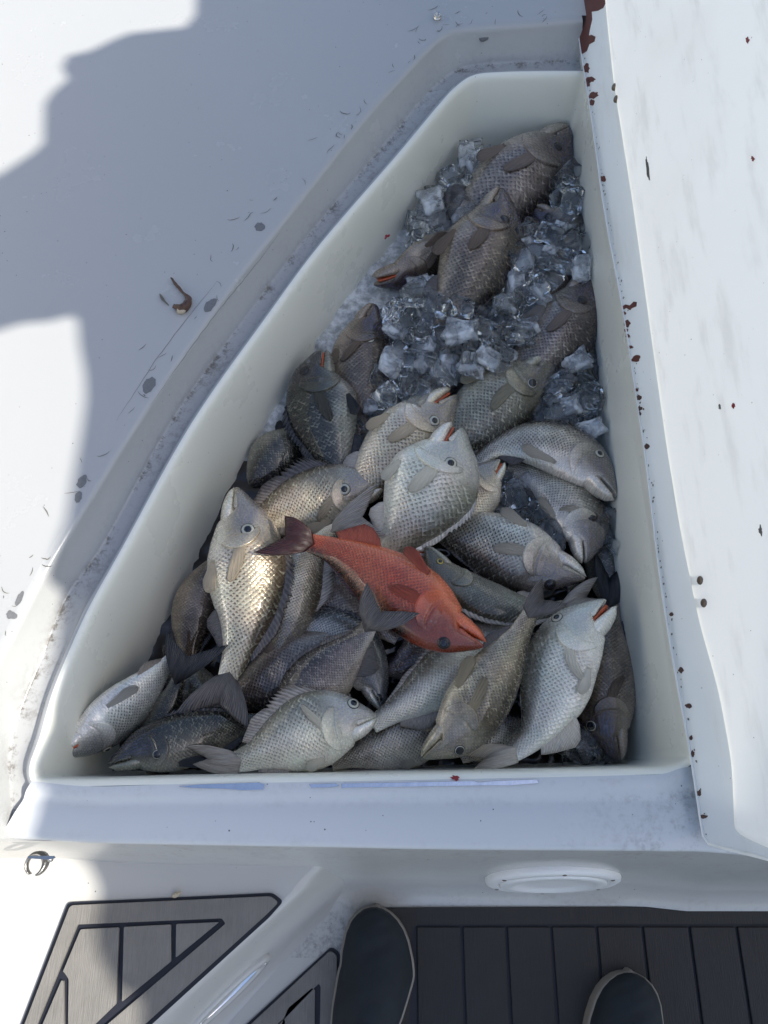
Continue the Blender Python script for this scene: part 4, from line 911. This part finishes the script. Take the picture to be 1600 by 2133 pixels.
# ------------------------------------------------------------------ ice
def ice_mat(name, lo, hi, r0, r1):
    m, q, b = material(name); P = q.obj(); cl = q.noise(P, 60, 3, .55)
    b.inputs['Base Color'].default_value = (.96, .97, .97, 1); b.inputs['IOR'].default_value = 1.31
    q.set(b.inputs['Roughness'], q.sm(cl, .35, .7, r0, r1)); q.set(b.inputs['Transmission Weight'], q.sm(cl, .40, .66, hi, lo))
    q.set(b.inputs['Normal'], q.bump(q.noise(P, 110, 2, .5), .0003, .3)); return m
ICE, FROST = ice_mat('ice', .93, 1.0, .0, .03), ice_mat('frosted_ice', .38, .85, .04, .16)
m, q, b = material('ice_slush'); SLUSH = m
P = q.pos(); n1 = q.noise(P, 60, 5, .7); n2 = q.noise(P, 16, 3)
q.set(b.inputs['Base Color'], q.mix(q.sm(n1, .35, .68), (.34, .35, .35, 1), (.80, .81, .80, 1)))
b.inputs['Roughness'].default_value = .14; b.inputs['IOR'].default_value = 1.31
q.set(b.inputs['Normal'], q.bump(q.noise(P, 60, 3, .5), .003, .6))
def ice_mesh(k):
    r = np.random.default_rng(100+k); d = np.array([r.uniform(.0150, .0195), r.uniform(.0110, .0145), r.uniform(.0075, .0105)])
    bm = bmesh.new(); bmesh.ops.create_cube(bm, size=2); bmesh.ops.subdivide_edges(bm, edges=bm.edges, cuts=5, use_grid_fill=True)
    ph = r.uniform(0, 6, 6)
    for v in bm.verts:
        p = np.array(v.co); e = np.sign(p)*np.abs(p)**.9
        n6 = (np.abs(e)**11).sum()**(1/11); e = e/n6*1.0
        e = e*d
        wob = .0006*np.sin(p[0]*3+ph[0])*np.cos(p[1]*2.5+ph[1])+.0005*np.sin(p[2]*4+ph[2]+p[0]*2)
        if k % 4 == 0 and p[2] > .9: e[2] -= .0022*(1-min(1, (p[0]**2+p[1]**2)))         # hollowed face
        if k % 3 == 1: e[0] += .0025*p[1]*p[2]; e[1] *= 1-.18*p[0]
        e = e*(1+wob/d.mean()*2)
        v.co = e
    me = bpy.data.meshes.new('ice_cube'); bm.to_mesh(me); bm.free(); me.polygons.foreach_set('use_smooth', [True]*len(me.polygons)); me.materials.append(FROST if k % 4 == 3 else ICE); return me
IM = [ice_mesh(k) for k in range(9)]
def inside(p, poly):
    x, y = p; c = False
    for i in range(len(poly)):
        (x1, y1), (x2, y2) = poly[i-1], poly[i]
        if (y1 > y) != (y2 > y) and x < (x2-x1)*(y-y1)/(y2-y1)+x1: c = not c
    return c
ZONES = [
 ('clear ice cube between the left wall and the two uppermost fish', [(1000,300),(1030,330),(985,420),(950,480),(905,500),(870,520),(840,500),(860,460),(900,410),(960,330)], 40, -.150, 26),
 ('clear ice cube stacked against the right wall beside the uppermost fish', [(1180,365),(1200,365),(1208,470),(1212,560),(1175,560),(1165,470)], 22, -.140, 24),
 ('clear ice cube in the gap between the second fish and the violet headed one', [(1075,480),(1180,470),(1200,530),(1150,600),(1090,700),(1030,690),(1060,600)], 40, -.140, 25),
 ('clear ice cube in the broad heap below the second fish', [(880,590),(960,610),(1060,640),(1080,700),(1060,770),(990,770),(940,800),(880,830),(820,850),(800,830),(805,720),(800,650),(850,625)], 92, -.150, 25),
 ('clear ice cube on the right wall below the violet headed fish', [(1165,745),(1215,755),(1240,800),(1240,895),(1220,905),(1150,880),(1125,850),(1150,790)], 40, -.168, 25),
 ('dull ice piece in the dark gap right of the central pale fish', [(1000,990),(1080,985),(1110,1040),(1150,1120),(1080,1090),(990,1090),(975,1060)], 30, -.195, 24),
 ('small ice piece against the right wall by the nose down fish', [(1266,1055),(1282,1055),(1284,1150),(1270,1150)], 5, -.185, 20),
 ('dark ice piece in the front right corner under the brown fish', [(1200,1520),(1250,1560),(1260,1585),(1200,1590)], 7, -.205, 22),
 ('ice cube in the crack between the left wall fish and the open jawed fish', [(770,850),(815,845),(800,890),(755,900)], 7, -.185, 22),
]
ri = random.Random(5)
def put_ice(u, v, z, label, sc=1.0, tilt=.38):
    o = bpy.data.objects.new('ice_cube', IM[ri.randrange(len(IM))]); C.objects.link(o)
    o.location = at(u, v, z); o.rotation_euler = (ri.gauss(0, tilt), ri.gauss(0, tilt), ri.uniform(0, 6.28)); s_ = sc*ri.uniform(.85, 1.15); o.scale = (s_, s_, s_)
    tag(o, label, 'ice cube', 'ice cubes packed between the fish')
for label, poly, n, z0, sp_ in ZONES:
    pts = []; us = [p[0] for p in poly]; vs_ = [p[1] for p in poly]
    for lay, zo, sp2, cap in ((0, -.022, 1.5, .3), (1, .000, 1.25, .55), (2, .012, 2.2, .16)):
        tries = 0; m_ = 0
        while m_ < n*cap and tries < 2500:
            tries += 1; p = (ri.uniform(min(us), max(us)), ri.uniform(min(vs_), max(vs_)))
            if not inside(p, poly) or any((p[0]-a)**2+(p[1]-c_)**2 < (sp_*sp2)**2 for a, c_, l in pts if l == lay): continue
            pts.append((p[0], p[1], lay)); m_ += 1; put_ice(p[0], p[1], z0+zo+ri.gauss(0, .002), label, 1.0+.14*lay)
for u, v in [(862,618),(905,632),(925,640),(960,690),(1010,690),(1000,700),(985,760),(1015,745),(1040,730),(960,640),(890,655)]:
    put_ice(u, v, -.122, 'large clear ice cube lying on top of the heap in the middle', 1.25, .3)
# slush bed that fills the box below the fish
nx, ny = 120, 170; V = []
def bed(u, v):
    return np.interp(v, [150, 330, 600, 900, 1200, 1700], [-.19, -.185, -.19, -.215, -.235, -.24])
g = [(u, v) for v in np.linspace(120, 1680, ny) for u in np.linspace(-40, 1500, nx)]
k_ = rng.normal(0, 1, (ny, nx)); 
for _ in range(2): k_ = .4*k_+.15*(np.roll(k_, 1, 0)+np.roll(k_, -1, 0)+np.roll(k_, 1, 1)+np.roll(k_, -1, 1))
base_loop = zz(loop+INW*.03, -.2)
for (u, v), n_ in zip(g, k_.ravel()): V.append(at(u, v, bed(u, v)+n_*.009))
V = np.array(V); poly2 = [tuple(p[:2]) for p in zz(loop+INW*.008, 0)[::3]]
ins = np.array([inside(p[:2], poly2) for p in V])
F = [f for f in grid_faces(ny, nx) if all(ins[i] for i in f)]
F = [f if np.cross(V[f[1]]-V[f[0]], V[f[2]]-V[f[0]])[2] > 0 else f[::-1] for f in F]
cenv = np.array([V[list(f)].mean(0) for f in F]); vv = proj(cenv)[:, 1]; uu = proj(cenv)[:, 0]
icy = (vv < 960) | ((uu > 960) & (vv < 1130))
m, q, b = material('underlay'); b.inputs['Base Color'].default_value = (.02, .016, .016, 1); b.inputs['Roughness'].default_value = .08  # near-black sheet, deep shade between the lower fish put into its colour
q.set(b.inputs['Normal'], q.bump(q.noise(q.pos(), 40, 3), .002, .5)); GAPSHADE = m
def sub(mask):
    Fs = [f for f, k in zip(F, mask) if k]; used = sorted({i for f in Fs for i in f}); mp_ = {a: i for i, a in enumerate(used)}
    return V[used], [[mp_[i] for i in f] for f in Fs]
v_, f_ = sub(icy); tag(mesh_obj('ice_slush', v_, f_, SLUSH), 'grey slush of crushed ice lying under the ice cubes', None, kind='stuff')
v_, f_ = sub(~icy); tag(mesh_obj('underlay', v_, f_, GAPSHADE), 'dark meltwater standing in for the shade in the gaps under the lower fish', None, kind='stuff')


# ------------------------------------------------------------------ added canopy out of view, outline cut to cast the shade on the box
ZC = 1.75
def up_to_gobo(u, v, z):
    p = at(u, v, z); return (p+LDIR*((ZC-z)/LDIR[2]))
s1 = [(440,-700,0),(425,-250,0),(408,-30,0),(406,30,0),(385,56,0),(330,62,0),(270,68,0),(230,84,0),(190,104,0),(140,116,0),(128,140,0),(140,165,0),(110,190,0),(92,215,0),(90,260,0),(90,296,0),(70,316,0),(0,362,0),(-260,470,0)]
s2 = [(-260,720,0),(-60,705,0),(0,684,0),(40,672,0),(95,668,0),(148,655,0),(162,672,0),(164,715,0),(176,780,0),(178,830,0),(168,900,0),(150,1000,0),(138,1080,0),(108,1165,0),(98,1205,-.01),(112,1224,-.03),(130,1236,-.045),(126,1300,-.046),(116,1400,-.045),(110,1440,-.04),(104,1480,-.04),(108,1510,-.04),(84,1545,-.04),(62,1588,-.04),(64,1625,-.04),(92,1642,-.04),(72,1700,-.043),(54,1746,-.044)]
s3 = [(95,1782,-.06),(165,1795,-.12),(203,1818,-.19),(208,1850,-.215),(204,1868,ZS),(196,1890,ZS),(190,1940,ZS),(196,1980,ZS),(225,2035,ZS),(250,2062,ZS),(286,2075,ZS),(284,2133,ZS),(286,2500,ZS)]
outer = [up_to_gobo(*p) for p in s1+s2+s3]
def to_gobo(p): return p+LDIR*((ZC-p[2])/LDIR[2])
right_edge = [np.array([4.2, -.455, ZC])]+[to_gobo(hw(h, w)) for h, w in [(1.28, .13), (1.17, .20), (.82, .31), (.345, .48), (-.36, .555)]]
outer = outer+[np.array([outer[-1][0], -3.2, ZC]), np.array([4.2, -3.2, ZC])]+right_edge+[to_gobo(at(1300, -900, 0))]
slots = []  # gaps cut in the sheet to throw sun patches on two fish
for k, (a_, b_) in enumerate([((606,1002),(452,1225)), ((640,992),(476,1262)), ((672,996),(500,1290)), ((694,1020),(520,1306))]):
    slots.append([up_to_gobo(u, v, -.12) for u, v in [(a_[0]-7, a_[1]-5), (a_[0]+7, a_[1]+5), (b_[0]+7, b_[1]+5), (b_[0]-7, b_[1]-5)]])
cnp = empty('shade_gobo', (1.2, -.3, -.4)); tag(cnp, 'added unseen canvas canopy overhead on poles, shading the fish box', 'gobo')
def shrink(pl, f):
    pl = np.array(pl); return pl.mean(0)+(pl-pl.mean(0))*f
prism('canvas', outer, (0, 0, 1), .006, CANVAS, cnp, holes=slots)
cen_ = np.mean(outer, 0)
for x, y in [(cen_[0]+.28, cen_[1]-.75), (cen_[0]-.45, cen_[1]-.95)]:  # poles added so the sheet does not float
    V, F = tube([(x, y, -.4), (x, y, .6), (x, y, ZC-.006)], .018, 12); mesh_obj('pole', V, F, STEEL, cnp)
# white bulwark added out of view, bounces sun onto the lid and box
bw = []
for dx, z in [(0, -.002), (.03, .004), (-.02, .03), (-.05, .12), (-.09, .62), (-.10, .70), (-.13, .73), (-.24, .73), (-.27, .70), (-.28, -.5)]:
    bw.append([(-1.12+dx-.10*((y-.3)/1.5)**2*(y > .3), y, z) for y in np.linspace(-2.2, 2.5, 30)])
tag(mesh_obj('reflector', np.array(bw).reshape(-1, 3), grid_faces(len(bw), 30), WALLM, org=np.array([-1.2, 0, 0])), 'white bulwark added beyond the deck to brighten the lid and the box', 'reflector', kind='structure')
